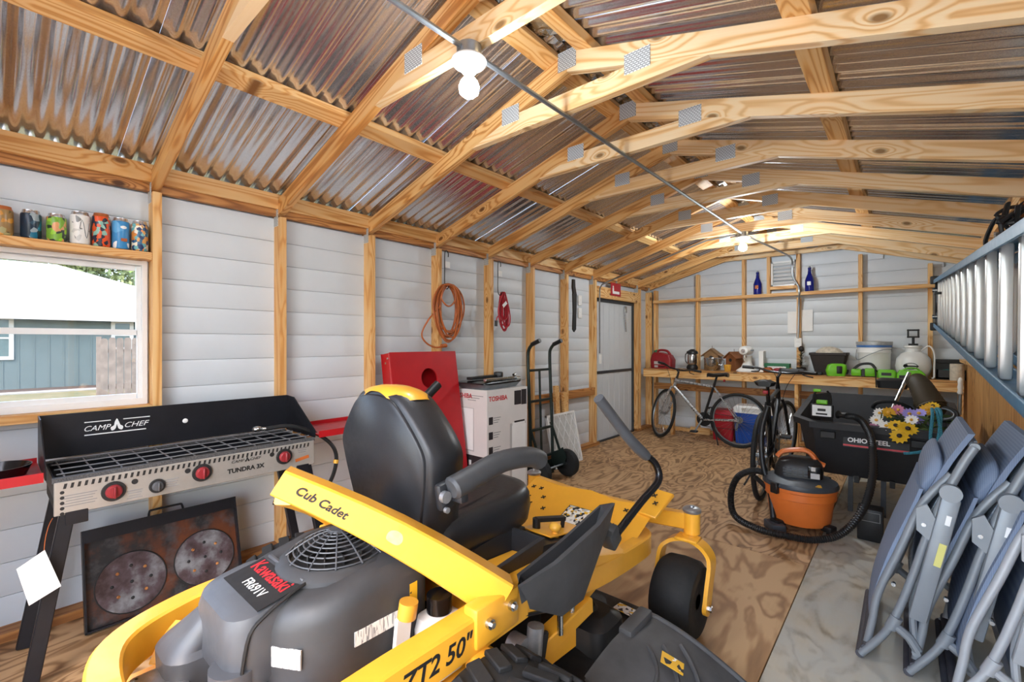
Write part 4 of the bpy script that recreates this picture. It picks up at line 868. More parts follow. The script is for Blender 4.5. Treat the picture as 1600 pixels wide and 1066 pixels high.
# ------------------------------------------------------------------ appliance carton
plain('carton', hx('dedad6'), .7, 0, .03); plain('carton_dark', hx('2a2427'), .6, 0, .1); plain('print_grey_lite', hx('bdbab8'), .6, 0, .04)
bx = thing('appliance_carton', 'tall white appliance carton with red brand lettering', 'box', (-2.60, 2.74, 0))
hwx, hwy, hh = .19, .245, .885
MB().box((0, 0, hh/2), (2*hwx, 2*hwy, hh), bev=.003).build('carton_body', 'carton', bx, 0)
def fr(y, z): return Matrix(((0, 0, 1, hwx+.0006), (1, 0, 0, y), (0, 1, 0, z), (0, 0, 0, 1)))      # +x face
def fl(x, z): return Matrix(((1, 0, 0, x), (0, 0, -1, -hwy-.0006), (0, 1, 0, z), (0, 0, 0, 1)))       # -y face
def sq_(nm, M, w_, h_, m_, t=.0012): o = MB().box((w_/2, h_/2, 0), (w_, h_, t)).build(nm, m_, bx, 0); o.matrix_basis = M
text('lettering', 'TOSHIBA', .052, fr(-.225, .80), 'print_red', bx, bold=.001); text('lettering', 'TOSHIBA', .052, fl(-.06-.125, .815), 'print_red', bx, bold=.001)
sq_('print_panel', fr(.075, .745), .085, .115, 'carton_dark'); sq_('print_panel', fr(.165, .74), .065, .125, 'carton_dark')
for i in range(5):
    sq_('print_icon', fr(-.225, .62-i*.115), .045, .058, 'carton_dark')
    for k in range(3): sq_('print_line', fr(-.17, .665-i*.115-k*.018), .08-.015*k, .005, 'print_grey')
sq_('unit_picture', fr(.02, .02), .20, .58, 'print_grey_lite'); sq_('unit_picture', fr(.045, .03), .175, .55, 'print_white', .002); sq_('unit_slot', fr(.075, .60), .13, .014, 'carton_dark', .003); sq_('unit_slot', fr(.05, .575), .16, .03, 'print_white', .0025)
sq_('unit_picture', fl(-.15, .40), .20, .34, 'print_grey_lite'); sq_('unit_picture', fl(-.145, .41), .185, .325, 'print_white', .002); sq_('print_panel', fl(-.19, .0), .37, .37, 'carton_dark')
for i in range(2):
    for j in range(3): sq_('print_icon', fl(-.10+j*.09, .29-i*.12), .03, .04, 'print_white', .002)
for k in range(3): sq_('print_line', fl(-.02, .835-k*.018), .17-.04*k, .005, 'print_grey')
# folded travel grill on the carton
gr = thing('folded_grill', 'black and chrome folded portable grill lying on the appliance carton', 'grill', (-2.60, 2.72, hh+.001), .12)
MB().loft([rrect(-.14, .14, -.22, .22, .05, 0), rrect(-.17, .17, -.25, .24, .06, .035), rrect(-.175, .175, -.255, .245, .06, .04)]).build('grill_tray', 'grey_steel', gr); MB().loft([rrect(-.175, .175, -.255, .245, .06, .041), rrect(-.175, .175, -.255, .245, .06, .052), rrect(-.13, .13, -.2, .2, .05, .062)]).build('grill_lid', 'black_gloss', gr)
MB().bar((.12, -.22, .075), (.12, .19, .075), .02, .03, bev=.003).build('folded_leg', 'steel', gr); MB().bar((-.05, -.20, .08), (-.05, .14, .08), .022, .06, bev=.004).box((-.03, .17, .09), (.07, .07, .05), (0, 0, .4), bev=.01).build('folded_stand', 'black', gr)
MB().cyl((.13, .19, .06), (.13, .25, .06), .022, 14).cyl((.10, .21, .09), (.10, .235, .095), .014, 10).build('valve', 'steel', gr)
# ------------------------------------------------------------------ hand truck
plain('truck_green', hx('1f2b27'), .4, .2, .15)
ht = thing('hand_truck', 'dark green steel hand truck leaning by the white carton', 'hand truck', (-2.55, 3.35, 0))
for y_ in (-.165, .165):
    MB().tube(catmull([(.02, y_, .08), (.01, y_, .5), (-.01, y_, .95), (-.015, y_, 1.13), (-.005, y_, 1.19), (.04, y_, 1.24), (.10, y_, 1.265)], 5), .0155, 10).build('upright', 'truck_green', ht)
    MB().tube([(.03, y_, 1.235), (.12, y_, 1.272)], .0195, 10).build('grip', 'black', ht)
    Rm = Matrix(((1, 0, 0, .15), (0, 0, 1, y_*1.30), (0, 1, 0, .128), (0, 0, 0, 1)))
    w_ = MB().lathe([(.045, -.030), (.075, -.036), (.112, -.032), (.127, -.012), (.127, .012), (.112, .032), (.075, .036), (.045, .030)], 28, Rm).build('wheel', 'rubber', ht)
    MB().lathe([(.001, -.03), (.016, -.035), (.018, -.018), (.05, -.02), (.06, -.028), (.06, .028), (.05, .018), (.018, .018), (.016, .035), (.001, .035)], 20, Rm).build('hub', 'grey_steel', w_)
    MB().bar((.15, y_, .128), (.0, y_*.97, .50), .022, .012).build('brace', 'truck_green', ht); MB().prism([(.02, .10), (.16, .10), (.19, .20), (.15, .285), (.10, .25), (.02, .22)], .004, Matrix(((1, 0, 0, 0), (0, 0, 1, y_*.86), (0, 1, 0, 0), (0, 0, 0, 1)))).build('wheel_guard', 'truck_green', ht, 0)
for z_, x_ in ((.20, .015), (.46, .01), (.72, .0), (1.0, -.012)): MB().bar((x_, -.165, z_), (x_, .165, z_), .022, .022, bev=.003).build('cross_bar', 'truck_green', ht)
MB().tube([(.015, 0, .16), (-.012, 0, 1.0)], .011, 8).build('centre_bar', 'truck_green', ht); MB().tube([(.15, -.235, .128), (.15, .235, .128)], .009, 8).build('axle', 'grey_steel', ht); MB().box((-.06, 0, .025), (.17, .36, .008)).box((.02, 0, .09), (.008, .36, .13)).build('toe_plate', 'truck_green', ht, 0)
# ------------------------------------------------------------------ air filter, timber offcuts
af = thing('air_filter', 'white pleated furnace air filter leaning against the wall', 'air filter', (-2.60, 3.66, .002), 0, rot=(0, math.radians(-12), 0))
mb = MB(); FW, FH = .50, .53
for i in range(33): mb._add([(-.022 if i % 2 else -.006, FW*(.02+.96*i/32), .02), (-.006 if i % 2 else -.022, FW*(.02+.96*(i+1)/32), .02), (-.006 if i % 2 else -.022, FW*(.02+.96*(i+1)/32), FH-.02), (-.022 if i % 2 else -.006, FW*(.02+.96*i/32), FH-.02)], [(0, 1, 2, 3)])
plain('filter_cloth', hx('d9d8d3'), .8, 0, .12, 20); mb.build('pleats', 'filter_cloth', af, 0)
mb = MB()
for y_ in (.01, FW-.01): mb.box((-.012, y_, FH/2), (.028, .02, FH))
for z_ in (.01, FH-.01): mb.box((-.012, FW/2, z_), (.028, FW, .02))
mb.build('card_frame', 'paper', af, 0)
for k in range(-3, 6):
    for s_ in (1, -1):
        pts = []
        for f in (0, 1):
            z_ = f*FH; y_ = k*.11+s_*(f-.5)*FH*.55+.1; pts.append(V(.004, y_, z_))
        a, b_ = pts
        d_ = b_-a; lo, hi = 0.0, 1.0
        if abs(d_.y) > 1e-6:
            t0, t1 = sorted(((.01-a.y)/d_.y, (FW-.01-a.y)/d_.y)); lo, hi = max(lo, t0), min(hi, t1)
        if hi-lo > .15: MB().bar(a+d_*lo, a+d_*hi, .009, .0015, up=(0, 1, 0)).build('card_strip', 'paper', af, 0)
for y_, h_, x_, lb in ((3.90, .80, -2.80, 'taller of two short pine boards standing behind the air filter'), (4.05, .72, -2.80, 'shorter pine board standing behind the air filter')):
    o = MB().box((0, 0, h_/2), (.03, .075, h_), bev=.002).build('timber_offcut', 'pine', None, 0); o.location = (x_+.08, y_, .001); o.rotation_euler = (0, -.06, 0); tag(o, lb, 'board')
# ------------------------------------------------------------------ cords and saw on the studs
def hook(y, label, m_='black', x_=SL+.02, top=1.985):
    t = thing('wire_hook', label, 'hook', (x_, y, top-.27), group='wire hooks on the studs')
    MB().tube(catmull([(0, .035, .235), (0, .035, .265), (0, .018, .285), (0, 0, .265), (0, -.002, .15), (0, 0, 0), (.03, 0, -.03), (.05, 0, .0)], 5), .004, 6).build('hook_wire', 'black', t); MB().box((.005, .025, .17), (.0015, .055, .05), (0, 0, .1)).build('price_tag', 'paper', t, 0)
hook(2.43, 'black wire hook holding the orange cord'); hook(3.065, 'black wire hook holding the red cord')
rn = random.Random(5)
oc = thing('extension_lead', 'coiled orange extension cord hanging on a stud hook', 'cord', (SL+.05, 2.43, 1.70))
pts = []
for i in range(13*14):
    a = 2*PI*i/14; lp = i//14; rn2 = random.Random(lp*7+3); ry = .125+rn2.uniform(-.03, .04); rz = .205+rn2.uniform(-.02, .03); ox = rn2.uniform(-.03, .035); tl = rn2.uniform(-.02, .03)
    pts.append((ox+.006*math.sin(a*2), tl+ry*math.sin(a), .02-rz+rz*math.cos(a)))
MB().tube(catmull(pts, 3), .0068, 7).build('coil', 'cord_orange', oc)
MB().tube(catmull([(.03, -.06, .0), (.045, -.10, -.10), (.05, -.03, -.16), (.04, .05, -.10), (.04, .03, 0), (.045, -.05, .01)], 6, closed=True), .0068, 7, closed=True).build('loose_loop', 'cord_orange', oc)
MB().tube(catmull([(.02, -.09, -.16), (.0, -.19, -.27), (-.02, -.24, -.38), (-.015, -.20, -.45), (.01, -.13, -.485), (.02, -.06, -.475)], 6), .0068, 7).build('tail', 'cord_orange', oc); MB().cyl((.02, -.08, -.475), (.02, -.03, -.47), .016, 10).build('plug', 'cord_orange', oc)
rc = thing('extension_lead', 'bundled red extension cord hanging on a stud hook', 'cord', (SL+.05, 3.08, 1.70))
pts = []
for i in range(12*12):
    a = 2*PI*i/12; lp = i//12; r2 = random.Random(lp*3+1); ry = .03+r2.uniform(0, .05); rz = .15+r2.uniform(-.03, .03); oy = r2.uniform(-.01, .05)
    f = (1-math.cos(a))/2
    pts.append((r2.uniform(-.02, .03), (oy+ry*math.sin(a))*(.35+.9*f), .01-2*rz*f))
MB().tube(catmull(pts, 3), .0055, 6).build('coil', 'cord_red', rc); MB().bar((.035, -.02, -.12), (.035, .03, -.08), .03, .002).build('cord_tag', 'paper', rc, 0)
MB().tube(catmull([(.02, 0, -.18), (.0, -.05, -.21), (.0, -.07, -.25)], 4), .0055, 6).build('tail', 'cord_red', rc); MB().cyl((0, -.072, -.25), (0, -.075, -.30), .014, 8).build('plug', 'black', rc)
sw = thing('pruning_saw', 'black sheathed saw hanging on the stud left of the door', 'saw', (SL+.016, 4.32, 1.40))
MB().prism([(-.03, 0), (.0, -.03), (.035, .0), (.045, .25), (.05, .40), (-.03, .40), (-.02, .2)], .014, Matrix(((0, 0, 1, 0), (1, 0, 0, 0), (0, 1, 0, 0), (0, 0, 0, 1)))).build('sheath', 'black', sw, 0); MB().prism([(-.02, .40), (.04, .40), (.015, .48), (.01, .56), (-.03, .56), (-.035, .47)], .022, Matrix(((0, 0, 1, -.004), (1, 0, 0, 0), (0, 1, 0, 0), (0, 0, 0, 1)))).build('handle', 'black', sw, 0)
# ------------------------------------------------------------------ workbench along the back wall
BZ = .885; BY0 = 6.07
bn = thing('workbench', 'long pine workbench running along the back wall', 'workbench', (-1.19, 6.26, 0))
def BM(): mb = MB(); mb.M = T(1.19, -6.26, 0); return mb
def bboard(nm, a, b_, w_, t_, m_, up=(0, 0, 1)): board(nm, V(*a)-V(-1.19, 6.26, 0), V(*b_)-V(-1.19, 6.26, 0), w_, t_, m_, bn, up)
bboard('bench_top', (-2.80, 6.25, BZ-.009), (.42, 6.25, BZ-.009), .018, .36, 'panel_wood'); bboard('front_rail', (-2.80, BY0+.019, BZ-.065), (.42, BY0+.019, BZ-.065), .089, .038, 'pine'); bboard('back_rail', (-2.78, 6.42, BZ-.065), (.42, 6.42, BZ-.065), .089, .038, 'pine_dark')
for x_ in (-2.40, -.95, .40): bboard('bench_leg', (x_, 6.13, .001), (x_, 6.13, BZ-.112), .07, .038, 'pine', (0, 1, 0))
# ------------------------------------------------------------------ things on the bench
plain('can_red', hx('8e1722'), .4, 0, .12); plain('tool_green', hx('6fbf1f'), .4, 0, .08); plain('box_green', hx('1f6a44'), .6, 0, .1); plain('brown_pot', hx('2c2320'), .6, 0, .15); plain('cloth_cream', hx('cfc4b0'), .8, 0, .2, 40, .6, 60); plain('teal', hx('2a8a8a'), .5, 0, .1); plain('cobalt', hx('0d1a78'), .12, 0, .1); plain('bird_wood', hx('94704a'), .7, 0, .2); plain('bird_wood_red', hx('8a5530'), .7, 0, .2)
gc = thing('fuel_can', 'red plastic fuel can at the left end of the bench', 'fuel can', (-2.60, 6.30, BZ+.001))
MB().loft([rrect(-.16, .14, -.09, .09, .03, 0), rrect(-.165, .145, -.095, .095, .03, .12), rrect(-.15, .11, -.085, .085, .03, .19), rrect(-.13, -.02, -.06, .06, .025, .225)]).build('can_body', 'can_red', gc); MB().tube(catmull([(-.10, 0, .21), (-.06, 0, .255), (.05, 0, .245), (.11, 0, .17)], 5), .017, 8).build('handle', 'can_red', gc); MB().cyl((-.11, 0, .22), (-.12, 0, .255), .026, 14).build('cap', 'box_green', gc); MB().box((-.05, -.096, .08), (.10, .002, .04)).box((-.07, -.0965, .03), (.05, .002, .03)).build('label_print', 'print_grey_lite', gc, 0)
ln = thing('camp_lantern', 'black camping lantern with clear globe on the bench', 'lantern', (-2.19, 6.27, BZ+.001))
MB().lathe([(.001, 0), (.07, 0), (.075, .03), (.06, .06), (.05, .07), (.001, .07)], 24).build('base', 'black', ln); MB().lathe([(.052, .07), (.06, .09), (.06, .19), (.052, .21)], 24).build('globe', 'steel', ln); MB().lathe([(.058, .21), (.078, .215), (.07, .245), (.04, .262), (.02, .275), (.001, .276)], 24).build('hood', 'black', ln); MB().tube(catmull([(-.065, 0, .08), (-.09, 0, .12), (-.09, 0, .2), (-.065, 0, .22)], 4), .006, 6).build('bail', 'black', ln)
def birdhouse(label, loc, m_, s_=1, rz=0):
    t = thing('birdhouse', label, 'birdhouse', loc, rz)
    a, h_ = .065*s_, .15*s_; MB().prism([(-a, 0), (a, 0), (a, h_), (0, h_+a*.85), (-a, h_)], .11*s_, Matrix(((1, 0, 0, 0), (0, 0, 1, -.055*s_), (0, 1, 0, 0), (0, 0, 0, 1)))).build('house_body', m_, t, 0)
    for q in (-1, 1): MB().bar((q*-.004, 0, h_+a*.85+.008), (q*(a+.03*s_), 0, h_-.02*s_+.008), .15*s_, .01, up=(0, 1, 0)).build('roof_board', m_, t, 0)
    MB().cyl((0, -.0545*s_, h_*.8), (0, -.0565*s_, h_*.8), .02*s_, 16).build('entry_hole', 'print_black', t); MB().cyl((0, -.05*s_, h_*.5), (0, -.075*s_, h_*.5), .005, 8).build('perch', m_, t); MB().tube([(0, 0, h_+a*.8), (0, 0, h_+a*.8+.05)], .003, 6).build('hanger', 'black', t)
birdhouse('pale wooden birdhouse behind the steel mixing bowl', (-1.965, 6.385, BZ+.001), 'bird_wood', 1.35, .1); birdhouse('reddish wooden birdhouse between mixing bowl and white stand mixer', (-1.685, 6.36, BZ+.001), 'bird_wood_red', 1.15, -.5)
bl = thing('mixing_bowl', 'shiny steel mixing bowl with foot and handle on the bench', 'bowl', (-1.90, 6.175, BZ+.001)); MB().lathe([(.001, .004), (.04, .0), (.042, .014), (.06, .03), (.092, .08), (.098, .13), (.101, .165), (.104, .165), (.103, .16), (.095, .12), (.05, .04), (.001, .03)], 32).build('bowl', 'steel', bl); MB().tube(catmull([(.098, 0, .15), (.14, 0, .15), (.14, 0, .09), (.09, 0, .075)], 5), .006, 6).build('handle', 'steel', bl)
mg = thing('measuring_cup', 'yellow plastic cup with handle in front of the birdhouse', 'cup', (-1.705, 6.14, BZ+.001), -1.2); MB().lathe([(.001, 0), (.035, 0), (.045, .085), (.042, .085), (.032, .005), (.001, .005)], 20).build('cup', 'amber_cap', mg); MB().torus((.06, 0, .045), .025, .006, eul(PI/2, 0, 0), 16, 6).build('handle', 'amber_cap', mg)
mx_ = thing('stand_mixer', 'white stand mixer with rounded head on the bench', 'mixer', (-1.50, 6.22, BZ+.001))
MB().loft([rrect(-.11, .11, -.12, .12, .08, 0), rrect(-.115, .115, -.125, .125, .08, .015), rrect(-.10, .10, -.11, .11, .07, .03), rrect(-.06, .06, -.07, .09, .05, .06), rrect(-.042, .042, -.02, .08, .035, .13), rrect(-.05, .05, -.03, .085, .04, .20)]).build('stand', 'white_plastic', mx_); MB().loft([[V(.068*math.cos(a)*s_, y_, .265+.06*math.sin(a)*s_) for a in [2*PI*i/16 for i in range(16)]] for y_, s_ in ((-.17, .35), (-.165, .7), (-.13, .95), (-.05, 1.0), (.06, .95), (.12, .75), (.14, .3))]).build('motor_head', 'white_plastic', mx_); MB().cyl((0, -.172, .265), (0, -.186, .265), .022, 16).build('hub', 'steel', mx_); MB().cyl((0, -.10, .215), (0, -.10, .18), .02, 12).build('beater_shaft', 'steel', mx_)
MB().box((.066, -.02, .27), (.004, .16, .016)).box((-.066, -.02, .27), (.004, .16, .016)).build('trim_band', 'grey_steel', mx_, 0)
def simple(name, label, cat, loc, rz, mb, m_, smooth=40): o = mb.build(name, m_, None, smooth); o.location = loc; o.rotation_euler = (0, 0, rz); return tag(o, label, cat)
simple('appliance_box', 'narrow white box standing beside the stand mixer', 'box', (-1.352, 6.34, BZ+.001), 0, MB().box((0, 0, .13), (.05, .14, .26), bev=.003), 'paper')
gb = thing('storage_box', 'flat green box lying behind the handlebars on the bench', 'box', (-1.19, 6.365, BZ+.001)); MB().box((0, 0, .055), (.27, .12, .11), bev=.006).build('box', 'box_green', gb); MB().box((0, -.061, .055), (.2, .002, .04)).build('box_label', 'print_white', gb, 0)
for i, (x_, c_) in enumerate(((-1.28, 'cord_orange'), (-1.17, 'can_red'), (-1.06, 'amber_cap'))):
    t = thing('small_pouch', ('orange', 'red', 'yellow')[i]+' small pouch in front of the flat green box', 'bag', (x_, 6.25, BZ+.001)); MB().ball((0, 0, .03), (.05, .04, .03), 14, 8).ball((.03, .01, .035), (.03, .03, .03), 12, 8).build('bag', c_, t); MB().cyl((-.03, 0, .05), (-.05, 0, .075), .008, 8).build('tie', 'paper', t)
bc = thing('tool_case', 'soft black tool case lying on the bench behind the second bicycle', 'case', (-.99, 6.135, BZ+.001), .05); MB().loft([rrect(-.14, .14, -.06, .06, .03, 0), rrect(-.145, .145, -.065, .065, .03, .03), rrect(-.13, .13, -.05, .05, .03, .062)]).build('case', 'black', bc); MB().tube(catmull([(-.05, -.062, .03), (-.04, -.085, .03), (.04, -.085, .03), (.05, -.062, .03)], 4), .005, 6).build('handle', 'black', bc)
tb = thing('charger', 'small black charger between tool case and brown planter', 'charger', (-.765, 6.13, BZ+.001)); MB().box((0, 0, .018), (.12, .07, .036), bev=.008).build('body', 'black', tb); MB().tube(catmull([(.05, .02, .015), (.06, .05, .008), (.05, .08, .008)], 4), .004, 6).build('lead', 'black', tb)
pt = thing('potted_fir', 'small dark potted evergreen with brown cone on the bench', 'plant', (-.94, 6.35, BZ+.001)); MB().lathe([(.001, 0), (.04, 0), (.05, .07), (.045, .07), (.001, .06)], 16).build('pot', 'brown_pot', pt)
rp_ = random.Random(3); mb = MB()
for i in range(150):
    a = rp_.uniform(0, 6.28); z_ = .06+.2*rp_.random(); r_ = .09*(1-(z_-.06)/.24)+.015; d_ = V(math.cos(a)*r_, math.sin(a)*r_, rp_.uniform(-.02, .03)); c0 = V(0, 0, z_); q = V(-math.sin(a), math.cos(a), 0)*.004; mb._add([c0-q, c0+d_-q*.3, c0+d_+q*.3, c0+q], [(0, 1, 2, 3)])
plain('fir', hx('2f3a26'), .8, 0, .3); o = mb.build('needles', 'fir', pt, 0); o['kind'] = 'stuff'; MB().ball((0, 0, .29), (.03, .03, .035)).build('cone', 'brown_pot', pt)
pl = thing('planter', 'square dark brown planter heaped with cream cloth on the bench', 'planter', (-.665, 6.345, BZ+.001)); MB().loft([rrect(-.12, .12, -.12, .12, .015, 0), rrect(-.17, .17, -.15, .15, .015, .22), rrect(-.18, .18, -.155, .155, .015, .225), rrect(-.18, .18, -.155, .155, .015, .25), rrect(-.16, .16, -.14, .14, .015, .25), rrect(-.15, .15, -.13, .13, .015, .18)]).build('pot', 'brown_pot', pl, 30)
MB().ball((0, 0, .23), (.135, .12, .09), 20, 10).build('cloth', 'cloth_cream', pl)
# green garden power tools
g1 = thing('leaf_blower_head', 'largest bright green power tool body in front of the planter', 'power tool', (-.585, 6.12, BZ+.001), .2); MB().loft([rrect(-.075, .085, -.05, .05, .03, 0), rrect(-.09, .10, -.055, .055, .03, .06), rrect(-.07, .10, -.05, .05, .03, .12), rrect(-.04, .07, -.04, .04, .03, .135)]).build('housing', 'tool_green', g1); MB().box((.03, -.056, .07), (.05, .012, .08), bev=.006).build('vent_grille', 'black', g1); MB().cyl((.09, 0, .05), (.115, 0, .045), .025, 14).build('nozzle', 'black', g1)
g2 = thing('hedge_trimmer_body', 'green and black power tool with carry loop beside the white bucket', 'power tool', (-.34, 6.125, BZ+.001)); MB().box((-.06, 0, .045), (.09, .08, .075), bev=.015).build('housing', 'tool_green', g2); MB().box((.055, 0, .05), (.10, .085, .085), bev=.015).build('battery_pack', 'tool_green', g2); MB().tube(catmull([(-.09, 0, .07), (-.03, 0, .13), (.06, 0, .14), (.10, 0, .09)], 5), .014, 8).build('carry_loop', 'black', g2); MB().box((0, 0, .045), (.03, .086, .08), bev=.004).build('collar', 'black', g2)
g3 = thing('battery', 'small green battery with black cord hanging over the bench edge', 'battery', (-.15, 6.12, BZ+.001)); MB().loft([rrect(-.075, .075, -.05, .05, .02, 0), rrect(-.08, .08, -.05, .05, .02, .06), rrect(-.06, .06, -.04, .04, .02, .085)]).build('shell', 'tool_green', g3); MB().box((0, -.051, .04), (.08, .004, .03), bev=.001).build('label_plate', 'black', g3, 0); MB().tube(catmull([(-.07, -.03, .05), (-.09, -.06, .09), (-.085, -.075, .02), (-.08, -.075, -.10)], 5), .006, 6).build('lead', 'black', g3)
g4 = thing('battery_charger', 'widest flat green charger in front of the white sprayer', 'charger', (.05, 6.12, BZ+.001)); MB().loft([rrect(-.12, .10, -.055, .055, .02, 0), rrect(-.12, .10, -.055, .055, .02, .05), rrect(-.10, .07, -.045, .045, .02, .085)]).build('shell', 'tool_green', g4); MB().box((0, -.056, .02), (.2, .004, .03), bev=.001).build('base_strip', 'black', g4, 0); MB().tube(catmull([(-.08, 0, .08), (-.03, 0, .105), (.03, 0, .105), (.06, 0, .08)], 4), .008, 6).build('handle', 'tool_green', g4)
bk = thing('bucket', 'white plastic bucket with blue rim and wire handle on the bench', 'bucket', (-.26, 6.33, BZ+.001)); MB().lathe([(.001, 0), (.135, 0), (.142, .25), (.148, .26), (.142, .27), (.15, .36)], 32).build('pail', 'white_plastic', bk); plain('rim_blue', hx('4a78b8'), .4, 0, .08); MB().lathe([(.15, .335), (.157, .34), (.159, .375), (.001, .385)], 32).build('lid', 'galv_flat', bk); MB().lathe([(.1515, .315), (.155, .33), (.1515, .345)], 32).build('rim_band', 'rim_blue', bk); MB().tube(catmull([(-.15, -.02, .29), (-.14, -.12, .18), (-.03, -.165, .24), (.08, -.13, .29), (.15, -.02, .29)], 5), .0035, 6).build('bail', 'grey_steel', bk)
sp = thing('pump_sprayer', 'round white garden pump sprayer with black pump handle', 'sprayer', (.06, 6.31, BZ+.001)); MB().lathe([(.001, 0), (.11, 0), (.12, .03), (.135, .06), (.145, .12), (.135, .20), (.10, .25), (.065, .27), (.06, .31), (.075, .315), (.07, .335), (.001, .335)], 32).build('tank', 'milky', sp); MB().cyl((0, 0, .33), (0, 0, .42), .012, 10).cyl((0, 0, .33), (0, 0, .355), .04, 14).build('pump_rod', 'black', sp)
mb = MB()
for d_ in ((-.04, 0, .46), (.04, 0, .46)): mb.box(d_, (.016, .03, .09), bev=.004)
for z_ in (.425, .495): mb.box((0, 0, z_), (.10, .03, .018), bev=.004)
mb.build('pump_handle', 'black', sp); MB().tube(catmull([(.06, -.02, .28), (.12, -.04, .33), (.158, -.06, .26), (.158, -.08, .12), (.155, -.12, .02), (.15, -.14, .012), (.14, -.15, .012)], 5), .0075, 7).build('spray_hose', 'milky', sp)
R_ = Matrix(((1, 0, 0, -.02), (0, 0, -1, -.1465), (0, 1, 0, .115), (0, 0, 0, 1))); MB().torus((-.02, -.142, .125), .052, .003, eul(PI/2, 0, 0) @ Matrix.Diagonal((1, .6, 1, 1)), 28, 6).build('label_ring', 'print_black', sp); MB().box((-.02, -.146, .125), (.12, .003, .014)).box((-.06, -.146, .13), (.03, .003, .026)).build('label_wording', 'print_black', sp, 0)
tx = thing('tool_tray', 'open black tool box holding small teal tools at the bench end', 'tool box', (.345, 6.315, BZ+.001))
mb = MB(); mb.box((0, 0, .01), (.22, .24, .02))
for x_ in (-.105, .105): mb.box((x_, 0, .05), (.01, .24, .09))
for y_ in (-.115, .115): mb.box((0, y_, .05 if y_ < 0 else .1), (.22, .01, .09 if y_ < 0 else .19))
mb.build('tray', 'black', tx, 0); MB().box((0, .10, .17), (.21, .03, .03), bev=.004).build('lid_edge', 'dark_metal', tx, 0)
for x_, y_, m_ in ((-.06, -.05, 'teal'), (.02, -.02, 'teal'), (.06, -.08, 'steel'), (-.02, -.09, 'teal')): MB().bar((x_-.04, y_, .07), (x_+.04, y_+.03, .085), .03, .035, bev=.008).build('small_tool', m_, tx)
simple('paper_roll', 'cream paper towel roll standing at the right end of the bench', 'paper roll', (.375, 6.125, BZ+.001), 0, MB().lathe([(.016, 0), (.05, 0), (.052, .01), (.052, .15), (.05, .16), (.016, .16), (.016, 0)], 24), 'cloth_cream')
# blue bottles on the back rail
for x_, lb, lab in ((-1.425, 'blue glass swing-top bottle with orange mark left of the vent', 'cord_orange'), (-.866, 'blue glass swing-top bottle with white label right of the vent', 'print_white')):
    t = thing('glass_bottle', lb, 'bottle', (x_, SB-.036, 1.864), group='blue bottles on the wall rail'); MB().lathe([(.001, 0), (.045, 0), (.047, .01), (.047, .13), (.038, .16), (.02, .21), (.015, .26), (.018, .265), (.018, .28), (.001, .28)], 24).build('bottle', 'cobalt', t); MB().ball((0, 0, .287), (.013, .013, .012), 10, 6).build('stopper', 'grey_steel', t); MB().box((0, -.047, .09), (.04, .006, .045), bev=.003).build('label_print', lab, t)
# ------------------------------------------------------------------ coolers under the bench
plain('cooler_blue', hx('1c4fa8'), .4, 0, .08); plain('cooler_red', hx('b0182a'), .4, 0, .08)
ck = thing('cool_box', 'blue cooler with white lid under the bench', 'cooler', (-1.41, 6.24, .001)); MB().loft([rrect(-.20, .20, -.12, .13, .03, 0), rrect(-.22, .22, -.14, .14, .03, .38)]).build('chest', 'cooler_blue', ck); MB().loft([rrect(-.225, .225, -.145, .145, .03, .381), rrect(-.225, .225, -.145, .145, .03, .44), rrect(-.20, .20, -.12, .12, .03, .47)]).build('lid', 'white_plastic', ck); MB().tube(catmull([(-.1, -.146, .43), (-.09, -.17, .45), (.09, -.17, .45), (.1, -.146, .43)], 4), .012, 8).build('handle', 'white_plastic', ck)
ck = thing('cool_box', 'red cooler beside the blue one under the bench', 'cooler', (-1.77, 6.25, .001)); MB().loft([rrect(-.12, .12, -.10, .10, .03, 0), rrect(-.13, .13, -.115, .115, .03, .33)]).build('chest', 'cooler_red', ck); MB().loft([rrect(-.133, .133, -.118, .118, .03, .331), rrect(-.12, .12, -.10, .10, .03, .39)]).build('lid', 'cooler_red', ck)
o = MB().box((0, 0, .045), (.26, .035, .088), bev=.002).build('timber_offcut', 'pine', None, 0); o.location = (-2.12, 6.38, .001); tag(o, 'short pine block lying on the floor under the bench', 'board')
